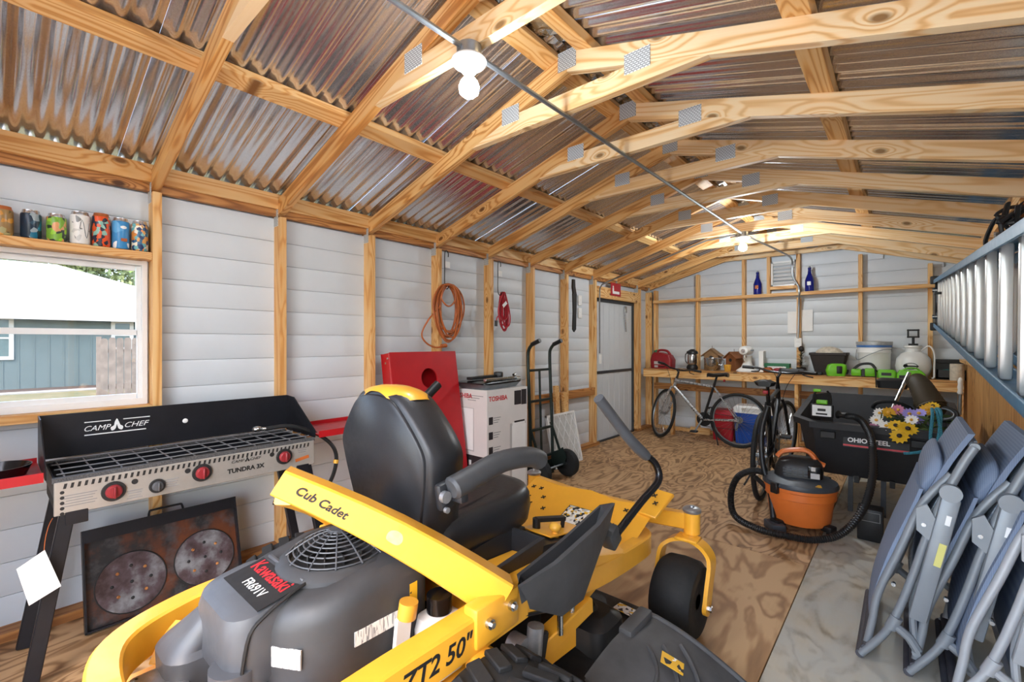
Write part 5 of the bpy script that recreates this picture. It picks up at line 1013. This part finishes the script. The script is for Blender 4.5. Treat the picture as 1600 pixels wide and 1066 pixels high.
# ------------------------------------------------------------------ bicycles
plain('bike_silver', hx('b9bcc0'), .28, .7, .06); plain('bike_black', hx('1a1b1e'), .35, .2, .15)
def bicycle(label, loc, rz, mfr, mfr2, steer, lean=0, sc=1):
    t = thing('bicycle', label, 'bicycle', loc, 0, 'bicycles by the workbench', rot=(lean, 0, rz)); t.scale = (sc,)*3; R = .335; WBs = 1.03
    def rod(nm, pts, r, m_, par=t, n=8): return MB().tube([Vector(p) for p in pts], r, n).build(nm, m_, par)
    hx_, hz = .90, .0; S = Matrix.Translation((.80, 0, .82)) @ Matrix.Rotation(steer, 4, V(-.3, 0, .95).normalized()) @ Matrix.Translation((-.80, 0, -.82))
    def wheel(cx, nm, M=None):
        def X(p): p = V(*p); return M @ p if M is not None else p
        ty = MB().tube([X((cx+R*math.cos(a), 0, R+R*math.sin(a)-.0)) for a in [2*PI*i/40 for i in range(40)]], .019, 8, closed=True, up=X((0, 1, 0))-X((0, 0, 0))).build(nm, 'rubber', t)
        MB().tube([X((cx+(R-.028)*math.cos(a), 0, R+(R-.028)*math.sin(a))) for a in [2*PI*i/40 for i in range(40)]], .010, 6, closed=True, up=X((0, 1, 0))-X((0, 0, 0))).build('rim', 'grey_steel', ty)
        mb = MB()
        for i in range(28):
            a = 2*PI*i/28; q = (.03 if i % 2 else -.03); mb.tube([X((cx+.02*math.cos(a+1.2), q, R+.02*math.sin(a+1.2))), X((cx+(R-.03)*math.cos(a), 0, R+(R-.03)*math.sin(a)))], .0015, 3, cap=False)
        mb.build('spokes', 'steel', ty)['kind'] = 'stuff'
        MB().cyl(X((cx, -.045, R)), X((cx, .045, R)), .018, 12).build('hub', 'grey_steel', ty)
    wheel(0, 'rear_tyre'); wheel(WBs, 'front_tyre', S)
    bb, st_, hd1, hd0 = V(.44, 0, .30), V(.29, 0, .80), V(.795, 0, .84), V(.835, 0, .71)
    fr_ = rod('seat_tube', [bb, st_], .017, mfr2); rod('top_tube', [st_+V(.01, 0, -.05), hd1+V(.005, 0, -.03)], .017, mfr); rod('down_tube', [bb, hd0+V(0, 0, .02)], .021, mfr); rod('head_tube', [hd0, hd1], .02, mfr)
    for y_ in (-.05, .05): rod('chain_stay', [bb+V(0, y_*.5, 0), (.0, y_, R)], .009, mfr); rod('seat_stay', [st_+V(.005, y_*.3, -.06), (.0, y_, R)], .008, mfr)
    rod('seat_post', [st_, st_+V(-.035, 0, .12)], .014, 'bike_black')
    sd = V(.25, 0, .93); MB().loft([[V(sd.x+dx, y_*w_, sd.z+dz-.02*y_*y_*4) for y_ in (-.5, -.25, 0, .25, .5)]+[V(sd.x+dx, y_*w_*.8, sd.z+dz-.05) for y_ in (.5, 0, -.5)] for dx, w_, dz in ((-.13, .10, .01), (-.10, .17, .02), (-.03, .15, .01), (.05, .08, 0), (.12, .05, .005), (.14, .02, -.005))]).build('saddle', 'bike_black', t)
    fk = [S @ p for p in (V(.84, 0, .70), V(.90, 0, .52))]
    MB().tube([S @ V(.79, 0, .86), S @ V(.835, 0, .70)], .016, 8).build('steerer', 'bike_black', t)
    for y_ in (-.055, .055): MB().tube([S @ V(.83, y_*.6, .72), S @ V(.845, y_, .66), S @ V(WBs, y_, R)], .015, 8).build('fork_leg', mfr, t)
    MB().tube([S @ V(.79, 0, .86), S @ V(.775, 0, .93), S @ V(.84, 0, .97)], .014, 8).build('stem', 'bike_black', t)
    hb = MB().tube(catmull([S @ V(*p) for p in ((.76, -.31, 1.0), (.80, -.2, 1.0), (.84, -.1, .975), (.845, 0, .97), (.84, .1, .975), (.80, .2, 1.0), (.76, .31, 1.0))], 4), .0115, 8).build('handlebar', 'bike_black', t)
    for y_ in (-1, 1):
        MB().tube([S @ V(.785, y_*.22, 1.0), S @ V(.758, y_*.32, 1.0)], .017, 10).build('grip', 'black', hb); MB().tube(catmull([S @ V(.81, y_*.18, .99), S @ V(.85, y_*.2, .965), S @ V(.85, y_*.27, .955)], 4), .006, 6).build('brake_lever', 'bike_black', hb)
        MB().tube(catmull([S @ V(.82, y_*.17, .99), S @ V(.93, y_*.12, 1.0), S @ V(.92, y_*.04, .85), hd0+V(.02, y_*.03, 0)], 5), .003, 5).build('brake_cable', 'black', hb)
    cr = MB().cyl(bb+V(0, -.035, 0), bb+V(0, -.04, 0), .095, 28).cyl(bb+V(0, -.05, 0), bb+V(0, .05, 0), .02, 12).build('chainring', 'bike_black', t)
    for q in (-1, 1): MB().bar(bb+V(0, q*.06, 0), bb+V(q*.08, q*.075, -q*.15), .022, .012, bev=.003).build('crank_arm', 'grey_steel', cr); MB().box(bb+V(q*.08, q*.125, -q*.15), (.09, .085, .022), bev=.005).build('pedal', 'black', cr)
    MB().tube([bb+V(0, -.037, .093), V(0, -.037, R+.04)], .0035, 5).tube([bb+V(0, -.037, -.093), V(.04, -.037, R-.13), V(-.02, -.037, R-.07)], .0035, 5).build('chain', 'dark_metal', t)
    MB().cyl((0, -.03, R), (0, -.042, R), .045, 16).build('cassette', 'grey_steel', t); MB().bar((.02, -.045, R-.03), (.04, -.045, R-.14), .03, .01, bev=.003).build('derailleur', 'grey_steel', t)
    rod('kickstand', [(.30, .04, .29), (.20, .17, .015)], .008, 'bike_black'); MB().box((.17, 0, .84), (.02, .04, .03), bev=.004).build('rear_light', 'cooler_red', t)
    return t
b1 = bicycle('silver bicycle parked sideways along the front of the bench', (-1.50, 5.84, .018), PI+.02, 'bike_silver', 'bike_black', -.8, .0, .92)
b2 = bicycle('black bicycle parked end-on beside the orange vacuum', (-.87, 4.05, .019), PI/2+.04, 'bike_black', 'bike_black', -.2, 0, .98)
# ------------------------------------------------------------------ dump cart
plain('poly_black', hx('26272a'), .55, 0, .15, 6, .08, 120)
ct = thing('dump_cart', 'black poly dump cart with sloped tub and red stripe badge', 'cart', (-.17, 4.55, 0))
def tubring(x0, x1, y0_, y1_, z0_, z1_, ch): 
    pts = [(x0+ch, y0_), (x1-ch, y0_), (x1, y0_+ch), (x1, y1_-ch), (x1-ch, y1_), (x0+ch, y1_), (x0, y1_-ch), (x0, y0_+ch)]
    return [(x_, y_, z0_+(z1_-z0_)*(y_-y0_)/(y1_-y0_)) for x_, y_ in pts]
a, b_, c_, d_ = -.49, .46, -.55, .55
MB().loft([tubring(a+.14, b_-.14, c_+.16, d_-.22, .27, .30, .06), tubring(a+.07, b_-.07, c_+.07, d_-.08, .45, .52, .08), tubring(a+.04, b_-.04, c_+.03, d_-.03, .62, .74, .10), tubring(a, b_, c_, d_, .625, .745, .12), tubring(a-.004, b_+.004, c_-.004, d_+.004, .67, .79, .12), tubring(a+.04, b_-.04, c_+.045, d_-.04, .675, .795, .10), tubring(a+.09, b_-.09, c_+.10, d_-.12, .45, .52, .08), tubring(a+.16, b_-.16, c_+.18, d_-.24, .29, .32, .06)]).build('tub', 'poly_black', ct, 25)
for x_ in (-.26, .24): MB().box((x_, c_+.025, .58), (.09, .02, .05), bev=.004).build('latch', 'dark_metal', ct)
RB = Matrix(((1, 0, 0, -.10), (0, math.sin(.23), -math.cos(.23), c_+.031), (0, math.cos(.23), math.sin(.23), .52), (0, 0, 0, 1)))
o = MB().box((.11, .03, 0), (.36, .085, .004)).build('badge', 'print_black', ct, 0); o.matrix_basis = RB
text('lettering', 'OHIO STEEL', .043, RB @ T(-.045, .025, .003), 'print_white', ct, bold=.0012); o = MB().box((.11, 0, .002), (.36, .012, .002)).build('badge_stripe', 'print_red', ct, 0); o.matrix_basis = RB
for x_ in (-.42, .40):
    Rm = Matrix(((0, 0, 1, x_), (1, 0, 0, .1), (0, 1, 0, .2), (0, 0, 0, 1))); w_ = MB().lathe([(.10, -.04), (.17, -.045), (.20, -.02), (.20, .02), (.17, .045), (.10, .04)], 28, Rm).build('wheel', 'rubber', ct); MB().lathe([(.001, -.03), (.10, -.035), (.10, .035), (.001, .03)], 20, Rm).build('hub', 'grey_steel', w_)
MB().tube([(-.42, .1, .2), (.40, .1, .2)], .012, 8).build('axle', 'dark_metal', ct)
for x_ in (-.10, .10): MB().bar((x_, -.42, .26), (x_, .4, .27), .05, .03).build('under_rail', 'dark_metal', ct, 0)
for x_ in (-.14, .05): MB().bar((x_, -.30, .30), (x_, -.36, .005), .03, .03).build('stand_leg', 'dark_metal', ct, 0)
bxx = thing('battery_box', 'small black box with pale outline on the floor under the cart', 'box', (-.17, 3.70, .001)); MB().box((0, 0, .10), (.13, .13, .20), bev=.008).build('case', 'black', bxx)
mb = MB()
for x_ in (-.05, .05): mb.box((x_, -.066, .155), (.004, .002, .06))
for z_ in (.127, .183): mb.box((0, -.066, z_), (.104, .002, .004))
mb.build('outline_print', 'print_grey', bxx, 0)
# things in the cart
wl = thing('work_lamp', 'small white panel device with green clips standing on the cart rim', 'work lamp', (-.47, 4.07, .69)); MB().box((0, 0, .055), (.14, .05, .10), bev=.01).build('body', 'black', wl); MB().box((0, -.026, .058), (.118, .006, .08), bev=.002).build('panel', 'paper', wl, 0); MB().box((0, -.03, .065), (.05, .002, .018)).box((0, -.03, .035), (.07, .002, .012)).build('panel_print', 'print_black', wl, 0)
for q in (-1, 1): MB().tube(catmull([(q*.055, 0, .105), (q*.05, 0, .17), (q*.03, 0, .205)], 4), .008, 6).build('handle_strut', 'black', wl)
for c_, d_ in (((0, 0, .12), (.07, .04, .03)), ((-.03, 0, .205), (.05, .03, .022))): MB().box(c_, d_, bev=.006).build('clip', 'tool_green', wl)
fl_ = thing('flower_bunch', 'bunch of yellow, white and pink artificial daisies lying in the cart', 'flowers', (-.04, 4.14, .66))
for nm, c_ in (('petal_yellow', 'e8b820'), ('petal_white', 'f0eee8'), ('petal_pink', 'd88ab0'), ('petal_lilac', '9a90d8'), ('petal_gold', 'd9a428')): plain(nm, hx(c_), .6, 0, .1)
plain('stem_green', hx('4a5f2f'), .7, 0, .2)
rf = random.Random(11); pm = MB()
for k in range(12):
    a = 2*PI*k/12; d_ = V(math.cos(a), math.sin(a), .15); q = V(-math.sin(a), math.cos(a), 0)*.24; pm._add([d_*.15-q*.4, d_*.65-q, d_*1.0, d_*.65+q, d_*.15+q*.4], [(0, 1, 2, 3, 4)])
pms = {}
for i, (x_, y_, z_, s_, m_) in enumerate([(-.115, -.08, .05, .042, 'petal_white'), (-.10, .02, .09, .04, 'petal_white'), (-.13, -.10, .0, .038, 'petal_pink'), (-.06, -.11, .02, .045, 'petal_white'), (-.05, .0, .10, .045, 'petal_gold'), (-.01, -.12, .03, .052, 'petal_yellow'), (.05, -.15, .02, .06, 'petal_yellow'), (.01, -.16, -.03, .058, 'petal_yellow'), (.0, .05, .12, .04, 'petal_pink'), (.06, .02, .10, .045, 'petal_lilac'), (.11, .0, .11, .045, 'petal_lilac'), (.07, -.06, .07, .04, 'petal_white'), (.15, .05, .14, .045, 'petal_gold'), (.18, .08, .16, .04, 'petal_yellow'), (.16, .1, .12, .04, 'petal_yellow'), (.10, .06, .06, .04, 'petal_lilac')]):
    if m_ not in pms: pms[m_] = pm.mesh('flower_head', m_, 0)
    M_ = T(x_, y_, z_) @ eul(.9+rf.uniform(-.3, .3), rf.uniform(-.4, .4), 0) @ Matrix.Scale(s_, 4); fh_ = share('flower_head', pms[m_], fl_, M_); share('flower_centre', MB().ball((0, 0, .15), (.26, .26, .2), 10, 6).mesh('flower_centre', 'brown_pot' if 'yellow' in m_ else 'amber_cap'), fh_, Matrix())
    MB().tube(catmull([(x_, y_, z_), (x_*.6+.06, y_+.1, z_-.05), (.18, .2, -.02)], 4), .003, 5).build('stem', 'stem_green', fl_)
mb = MB()
for k in range(120):
    c0 = V(rf.uniform(-.1, .28), rf.uniform(-.08, .2), rf.uniform(-.05, .10)); d_ = V(rf.gauss(0, 1), rf.gauss(0, 1), rf.gauss(0, .6)).normalized()*.04; q = d_.cross(V(rf.gauss(0, 1), rf.gauss(0, 1), 1)).normalized()*.012; mb._add([c0-d_, c0+q, c0+d_, c0-q], [(0, 1, 2, 3)])
mb.build('leaves', 'stem_green', fl_, 0)['kind'] = 'stuff'
tr2 = thing('string_trimmer', 'chrome shaft trimmer with black D handle lying across the cart', 'trimmer', (-.03, 4.55, .80)); MB().tube([(-.06, -.10, -.09), (.05, .10, .22)], .0135, 10).build('shaft', 'steel', tr2); MB().tube(catmull([(-.16, -.12, -.045), (-.13, -.14, .0), (-.04, -.14, .012), (.05, -.13, -.02), (.06, -.12, -.05)], 5), .013, 8).build('front_handle', 'black', tr2); MB().loft([rrect(-.14, .04, .10, .22, .03, .09), rrect(-.15, .06, .09, .23, .03, .15), rrect(-.12, .02, .11, .2, .03, .17)]).build('motor_housing', 'black', tr2)
bt = thing('blower_tube', 'brown ribbed hose with oval black mouth leaning over the cart', 'hose', (.08, 4.42, .78))
pts = catmull([(-.03, .08, .20), (.0, .03, .16), (.03, -.02, .09), (.06, -.06, .02)], 8); plain('brown_rib', hx('3d3220'), .6, 0, .15)
MB().tube(pts, [.055+(.004 if i % 2 else 0)+.0012*i for i in range(len(pts))], 16).build('ribbed_hose', 'brown_rib', bt); MB().torus((.10, -.10, -.02), .085, .014, eul(1.25, 0, -.1) @ Matrix.Diagonal((1, .55, 1, 1)), 28, 8).build('oval_mouth', 'black', bt); MB().torus((.098, -.108, -.018), .070, .006, eul(1.25, 0, -.1) @ Matrix.Diagonal((1, .55, 1, 1)), 28, 6).build('mouth_lip', 'grey_steel', bt); MB().cyl((.0, -.02, .05), (.09, -.095, -.01), .055, 16, .07).build('mouth_neck', 'brown_rib', bt)
plain('rope_teal', hx('2f7d92'), .7, 0, .5, 160)
rp3 = thing('rope', 'teal braided rope looped over the front rim of the cart', 'rope', (.15, 3.99, .62)); MB().tube(catmull([(-.02, .06, .20), (-.02, -.03, .16), (-.03, -.05, .02), (-.01, -.05, -.06), (.02, -.05, .0), (.01, -.03, .14), (.0, .05, .20), (.02, .0, .18), (.0, -.055, .0), (-.06, -.065, -.06), (-.13, -.07, -.085), (-.16, -.07, -.09)], 5), .0095, 8).build('rope_strand', 'rope_teal', rp3)
po = thing('extension_pole', 'paint roller pole with white threaded tip leaning by the bench end', 'pole', (.345, 5.55, .001), rot=(-.03, .02, 0)); MB().tube([(0, 0, 0), (0, 0, .62)], .011, 10).build('wood_shaft', 'pine', po); MB().tube([(0, 0, .62), (0, 0, .80)], .013, 10).build('metal_sleeve', 'grey_steel', po); MB().lathe([(.014, .80), (.02, .81), (.016, .84), (.02, .86), (.016, .89), (.019, .91), (.012, .94), (.001, .95)], 12).build('tip', 'milky', po)
# ------------------------------------------------------------------ shop vacuum
plain('vac_orange', hx('dd7430'), .4, 0, .07); plain('vac_grey', hx('3f444b'), .45, 0, .1)
vc = thing('shop_vacuum', 'orange wet and dry vacuum with grey lid and orange handle', 'vacuum', (-.545, 3.62, .0), .15)
vp = MB(); vp.lathe([(.001, .055), (.17, .055), (.178, .07), (.196, .22), (.208, .225), (.208, .27), (.214, .275), (.214, .295), (.20, .298), (.001, .298)], 40); vp.build('drum', 'vac_orange', vc)
MB().lathe([(.219, .295), (.222, .305), (.215, .325), (.16, .352), (.001, .362)], 40).build('lid', 'vac_grey', vc)
MB().loft([rrect(-.15, .13, -.10, .10, .07, .345), rrect(-.145, .135, -.10, .10, .07, .40), rrect(-.12, .125, -.085, .085, .06, .45), rrect(-.07, .10, -.055, .055, .04, .475)]).build('motor_cover', 'black', vc, 35)
mb = MB()
for i in range(6):
    for j in range(3): mb.box((-.085+i*.03, -.1015+.004*j, .375+j*.018), (.02, .008, .009), (0, 0, 0))
mb.build('vent_grille', 'vac_grey', vc, 0)['kind'] = 'stuff'
MB().tube(catmull([(-.13, 0, .465), (-.09, 0, .505), (.02, 0, .525), (.07, 0, .50), (.10, 0, .455), (.14, 0, .435)], 5), .017, 8, flat=1.5).build('carry_handle', 'vac_orange', vc)
MB().box((.08, -.105, .405), (.07, .03, .08), bev=.006).build('switch_panel', 'black_gloss', vc); MB().box((.085, -.121, .385), (.05, .003, .035)).box((.075, -.121, .43), (.022, .003, .026)).build('panel_label', 'print_grey_lite', vc, 0); MB().box((.10, -.165, .335), (.035, .025, .004), (.3, 0, .2)).build('brand_sticker', 'amber_cap', vc, 0)
for a in (-2.3, -.55, .8, 2.4):
    cx, cy = .185*math.cos(a), .185*math.sin(a); f_ = MB().box((cx, cy, .055), (.07, .07, .04), (0, 0, a), bev=.01).build('caster_foot', 'black', vc); MB().cyl((cx*1.08-.012*math.sin(a), cy*1.08+.012*math.cos(a), .024), (cx*1.08+.012*math.sin(a), cy*1.08-.012*math.cos(a), .024), .0235, 14).build('caster_wheel', 'black', f_)
MB().box((-.14, -.175, .29), (.05, .03, .07), (0, 0, -.65), bev=.004).build('lid_latch', 'black', vc); MB().box((.16, .155, .29), (.05, .03, .07), (0, 0, -.65+1.6), bev=.004).build('lid_latch', 'black', vc)
hp = [(-.20, .02, .33), (-.28, -.02, .345), (-.37, -.08, .30), (-.41, -.12, .18), (-.38, -.18, .06), (-.25, -.26, .03), (-.08, -.30, .03), (.08, -.30, .04), (.22, -.26, .10), (.33, -.16, .24), (.39, -.02, .42), (.40, .12, .60), (.37, .22, .70), (.33, .27, .735), (.285, .315, .735)]
pts = catmull(hp, 26); MB().tube(pts, [.0215+(.0016 if i % 2 else -.0016) for i in range(len(pts))], 12).build('hose', 'black', vc)
pts = catmull([(.285, .315, .735), (.265, .335, .735), (.235, .36, .735)], 4); MB().tube(pts, [.024, .024, .023, .022, .021, .02, .018, .016, .03][:len(pts)], 12).build('hose_nozzle', 'black', vc)
MB().tube(catmull([(-.19, .06, .80), (-.23, .05, .62), (-.22, .0, .40), (-.17, -.06, .22), (-.15, -.12, .07)], 5), .019, 10).build('wand', 'black', vc); MB().box((-.14, -.16, .03), (.09, .13, .055), (0, 0, .5), bev=.01).build('floor_nozzle', 'vac_grey', vc); MB().bar((-.27, .0, .30), (-.16, -.06, .22), .03, .02, bev=.004).build('cord_clip', 'black', vc)
# ------------------------------------------------------------------ folded recliner chairs leaning by the right wall
plain('chair_grey', hx('8a9096'), .42, .25, .06, 8); plain('chair_white', hx('b9bcc0'), .42, .2, .05, 8); plain('chair_sleeve', hx('45454c'), .6, 0, .1)
b = NB('sling_blue'); co = b.coord(); wv = b.n('ShaderNodeTexWave'); wv.inputs['Scale'].default_value = 60; b.l(co, wv.inputs[0]); b.set(Base_Color=b.mix(wv.outputs['Fac'], hx('72809a'), hx('8190a6')), Roughness=.75); b.bump(b.noise(co, 300, 2), .3, .001)
b = NB('sling_check'); co = b.coord(); ck_ = b.n('ShaderNodeTexChecker'); ck_.inputs['Scale'].default_value = 90; b.l(co, ck_.inputs[0]); b.set(Base_Color=b.mix(ck_.outputs['Fac'], hx('7c8894'), hx('a3abb2')), Roughness=.8)
def recliner(label, x0, y0, mf, lean=0, tall=1):
    t = thing('folding_recliner', label, 'chair', (x0, y0, .0), group='folded recliner chairs'); Wd = .58
    A_ = [(-.135, .016), (-.06, .13), (-.02, .235), (.02, .376), (.066, .557), (.125, .715)]
    B_ = [(-.118, .045), (-.10, .15), (-.08, .27), (-.015, .461), (.048, .647), (.128, .772)]
    for y_ in (0, Wd):
        MB().tube(catmull([(x_, y_, z_) for x_, z_ in A_], 5), .0135, 10).build('leg_tube', mf, t); MB().tube(catmull([(x_, y_-.03 if y_ else y_+.03, z_) for x_, z_ in B_], 5), .0135, 10).build('leg_tube', mf, t)
        ar = MB().bar((.032, y_-.02, .225), (.125, y_-.02, .70), .052, .03, up=(1, 0, -.2), bev=.008).build('armrest', mf, t)
        MB().cyl((.122, y_-.036, .715), (.122, y_-.004, .715), .031, 18).build('hinge_cap', mf, ar); MB().bar((.085, y_-.0365, .445), (.102, y_-.0365, .53), .02, .002, up=(1, 0, -.2)).build('warning_label', 'label_yellow', ar, 0); MB().bar((.112, y_-.0365, .60), (.118, y_-.0365, .635), .014, .002, up=(1, 0, -.2)).build('care_label', 'paper', ar, 0)
        MB().tube(catmull([(.065, y_, .56), (.11, y_, .70), (.155, y_, .82), (.185, y_, .885)], 4), .014, 10).build('back_tube', mf, t)
        MB().prism([(.03, .56), (.075, .52), (.088, .60), (.06, .66), (.03, .64)], .016, Matrix(((1, 0, 0, 0), (0, 0, 1, y_-.024), (0, 1, 0, 0), (0, 0, 0, 1)))).build('hinge_plate', mf, t, 0)
        MB().cyl((.05, y_-.03, .585), (.05, y_+.0, .585), .007, 10).cyl((-.035, y_-.018, .33), (-.035, y_+.0, .33), .007, 8).build('rivet', 'steel', t)
        MB().cyl((-.045, y_, .155), (-.025, y_, .205), .0195, 12).build('clamp_ring', mf, t); MB().tube([(-.03, y_, .17), (.01, y_, .14), (.035, y_, .10)], .016, 8).build('stop_lug', mf, t)
        MB().tube(catmull([(.03, y_+.02, .08), (.02, y_+.02, .25), (.05, y_+.02, .45)], 4), .012, 8).build('rear_tube', mf, t)
    for x_, z_, m_, r_ in ((-.137, .016, 'chair_sleeve', .0155), (-.119, .045, 'chair_sleeve', .0155), (.03, .09, mf, .0135), (.185, .885, mf, .014), (.066, .55, mf, .012)):
        MB().tube([(x_, -.005, z_), (x_, Wd+.005, z_)], r_, 10).build('cross_tube', m_, t)
    def slab(nm, prof, th, m_, ya=.035, yb_=Wd-.035, bulge=.0, par=t):
        mb = MB(); up_, dn_ = [], []; P = catmull([(x_, 0, z_) for x_, z_ in prof], 5)
        for j in range(7):
            y_ = ya+(yb_-ya)*j/6; off = bulge*math.sin(PI*j/6); up_.append([V(p.x-th/2-off, y_, p.z) for p in P]); dn_.append([V(p.x+th/2-off, y_, p.z) for p in P])
        n = len(P); mb.loft([u_+d2[::-1] for u_, d2 in zip(up_, dn_)]); return mb.build(nm, m_, par, 50)
    slab('seat_sling', [(-.105, .16), (-.09, .26), (-.045, .43), (.02, .62), (.045, .70)], .012, 'sling_blue', bulge=.012)
    slab('back_sling', [(.02, .56), (.075, .70), (.125, .82), (.18, .925)], .018, 'sling_blue')
    slab('back_sling_reverse', [(.045, .55), (.10, .69), (.15, .81), (.19, .90)], .008, 'sling_check')
    slab('leg_sling', [(.03, .12), (.03, .3), (.055, .5), (.085, .62)], .010, 'sling_blue')
    MB().loft([[V(.075+.5*s_*.055*math.cos(a)-.0+.02*math.sin(a), y_, .745+s_*.085*math.sin(a)) for a in [2*PI*i/14 for i in range(14)]] for y_, s_ in ((.05, .3), (.06, .8), (.10, 1), (.3, 1.05), (Wd-.10, 1), (Wd-.06, .8), (Wd-.05, .3))]).build('head_pillow', 'sling_blue', t, 60)
    return t
plain('label_yellow', hx('d6cf7a'), .6, 0, .05)
r1 = recliner('folded grey recliner chair nearest the cart, leaning on the stack', 0, 2.28, 'chair_grey')
r2 = dup(r1, (.145, 2.27, 0), label='folded grey recliner chair in the middle of the leaning stack'); r2.rotation_euler = (0, 0, 0)
r3 = recliner('pale folded recliner chair closest to the wall in the stack', .25, 2.18, 'chair_white')
# ------------------------------------------------------------------ extension ladder on the right wall
plain('ladder_blue', hx('3f6f8f'), .45, 0, .1, 8); plain('ladder_alu', hx('d9d9d4'), .35, .5, .05)
ld = thing('extension_ladder', 'blue fibreglass ladder with bright aluminium rungs hung along the right wall', 'ladder', (.22, 1.2, 1.085), rot=(math.atan(.072), 0, 0)); LL = 4.30; LWd = .41
for sec, x_ in ((0, 0.0), (1, .085)):
    for z_ in (0, LWd):
        s_ = 1 if z_ == 0 else -1
        zz = z_+(.025*s_ if sec else 0); L_ = LL-(.25 if sec else 0)
        MB().box((x_, L_/2, zz), (.07, L_, .008), bev=.002).build('rail', 'ladder_blue', ld, 0)
        for q in (-.031, .031): MB().box((x_+q, L_/2, zz+s_*.014), (.008, L_, .03), bev=.002).build('rail_flange', 'ladder_blue', ld, 0)
    for i in range(14):
        y_ = .14+i*.305+(.012 if sec else 0)
        if y_ < L_-.05: MB().box((x_, y_, LWd/2), (.030, .028, LWd-(.06 if sec else .012)), bev=.010).build('rung', 'ladder_alu', ld)
for z_ in (.0, LWd): MB().box((-.005, LL+.02, z_), (.10, .07, .07), bev=.008).build('foot_cap', 'black', ld)
MB().tube(catmull([(.0, LL+.02, .03), (.0, LL+.06, .12), (.0, LL+.03, LWd/2), (.0, LL+.06, LWd-.12), (.0, LL+.02, LWd-.03)], 6), .024, 10).build('end_guard', 'black', ld)
for y_ in (LL-.1,):
    for z_ in (.09, LWd-.09): MB().cyl((-.045, y_, z_), (.02, y_, z_), .018, 12).build('rail_bolt', 'steel', ld)
for y_, lb in ((1.25, 'black steel ladder bracket on the right wall near the camera'), (4.84, 'black steel ladder bracket on the right wall near the bench')):
    z_ = 1.085+.072*(y_-1.2)+LWd-.085
    t = thing('ladder_bracket', lb, 'bracket', (SR-.001, y_, z_-.07)); MB().box((-.006, 0, .05), (.01, .04, .16), bev=.002).build('wall_plate', 'black', t, 0); MB().bar((-.01, 0, .035), (-.29, 0, .035), .018, .03, bev=.003).build('arm', 'black', t, 0)
cd = thing('cord_bundle', 'tangled black cord with orange band hung above the ladder', 'cord', (.32, 2.62, 1.72))
rb = random.Random(4); pts = [(rb.gauss(0, .035), rb.gauss(0, .06), rb.gauss(0, .045)) for _ in range(34)]
MB().tube(catmull(pts, 5), .0075, 6).build('tangle', 'black', cd); MB().tube(catmull([(.06, -.10, .12), (.04, -.02, .07), (.02, .06, .03), (0, .1, -.03)], 5), .016, 8).build('band', 'cord_orange', cd); MB().tube(catmull([(.0, -.04, -.03), (-.02, -.10, -.10), (-.02, -.16, -.13), (.0, -.2, -.11)], 5), .007, 6).build('tail', 'black', cd)
MB().tube(catmull([(.135, 0, .10), (.05, 0, .09), (.0, 0, .04), (.0, 0, -.05), (.06, 0, -.06)], 4), .006, 6).build('hanger', 'black', cd)
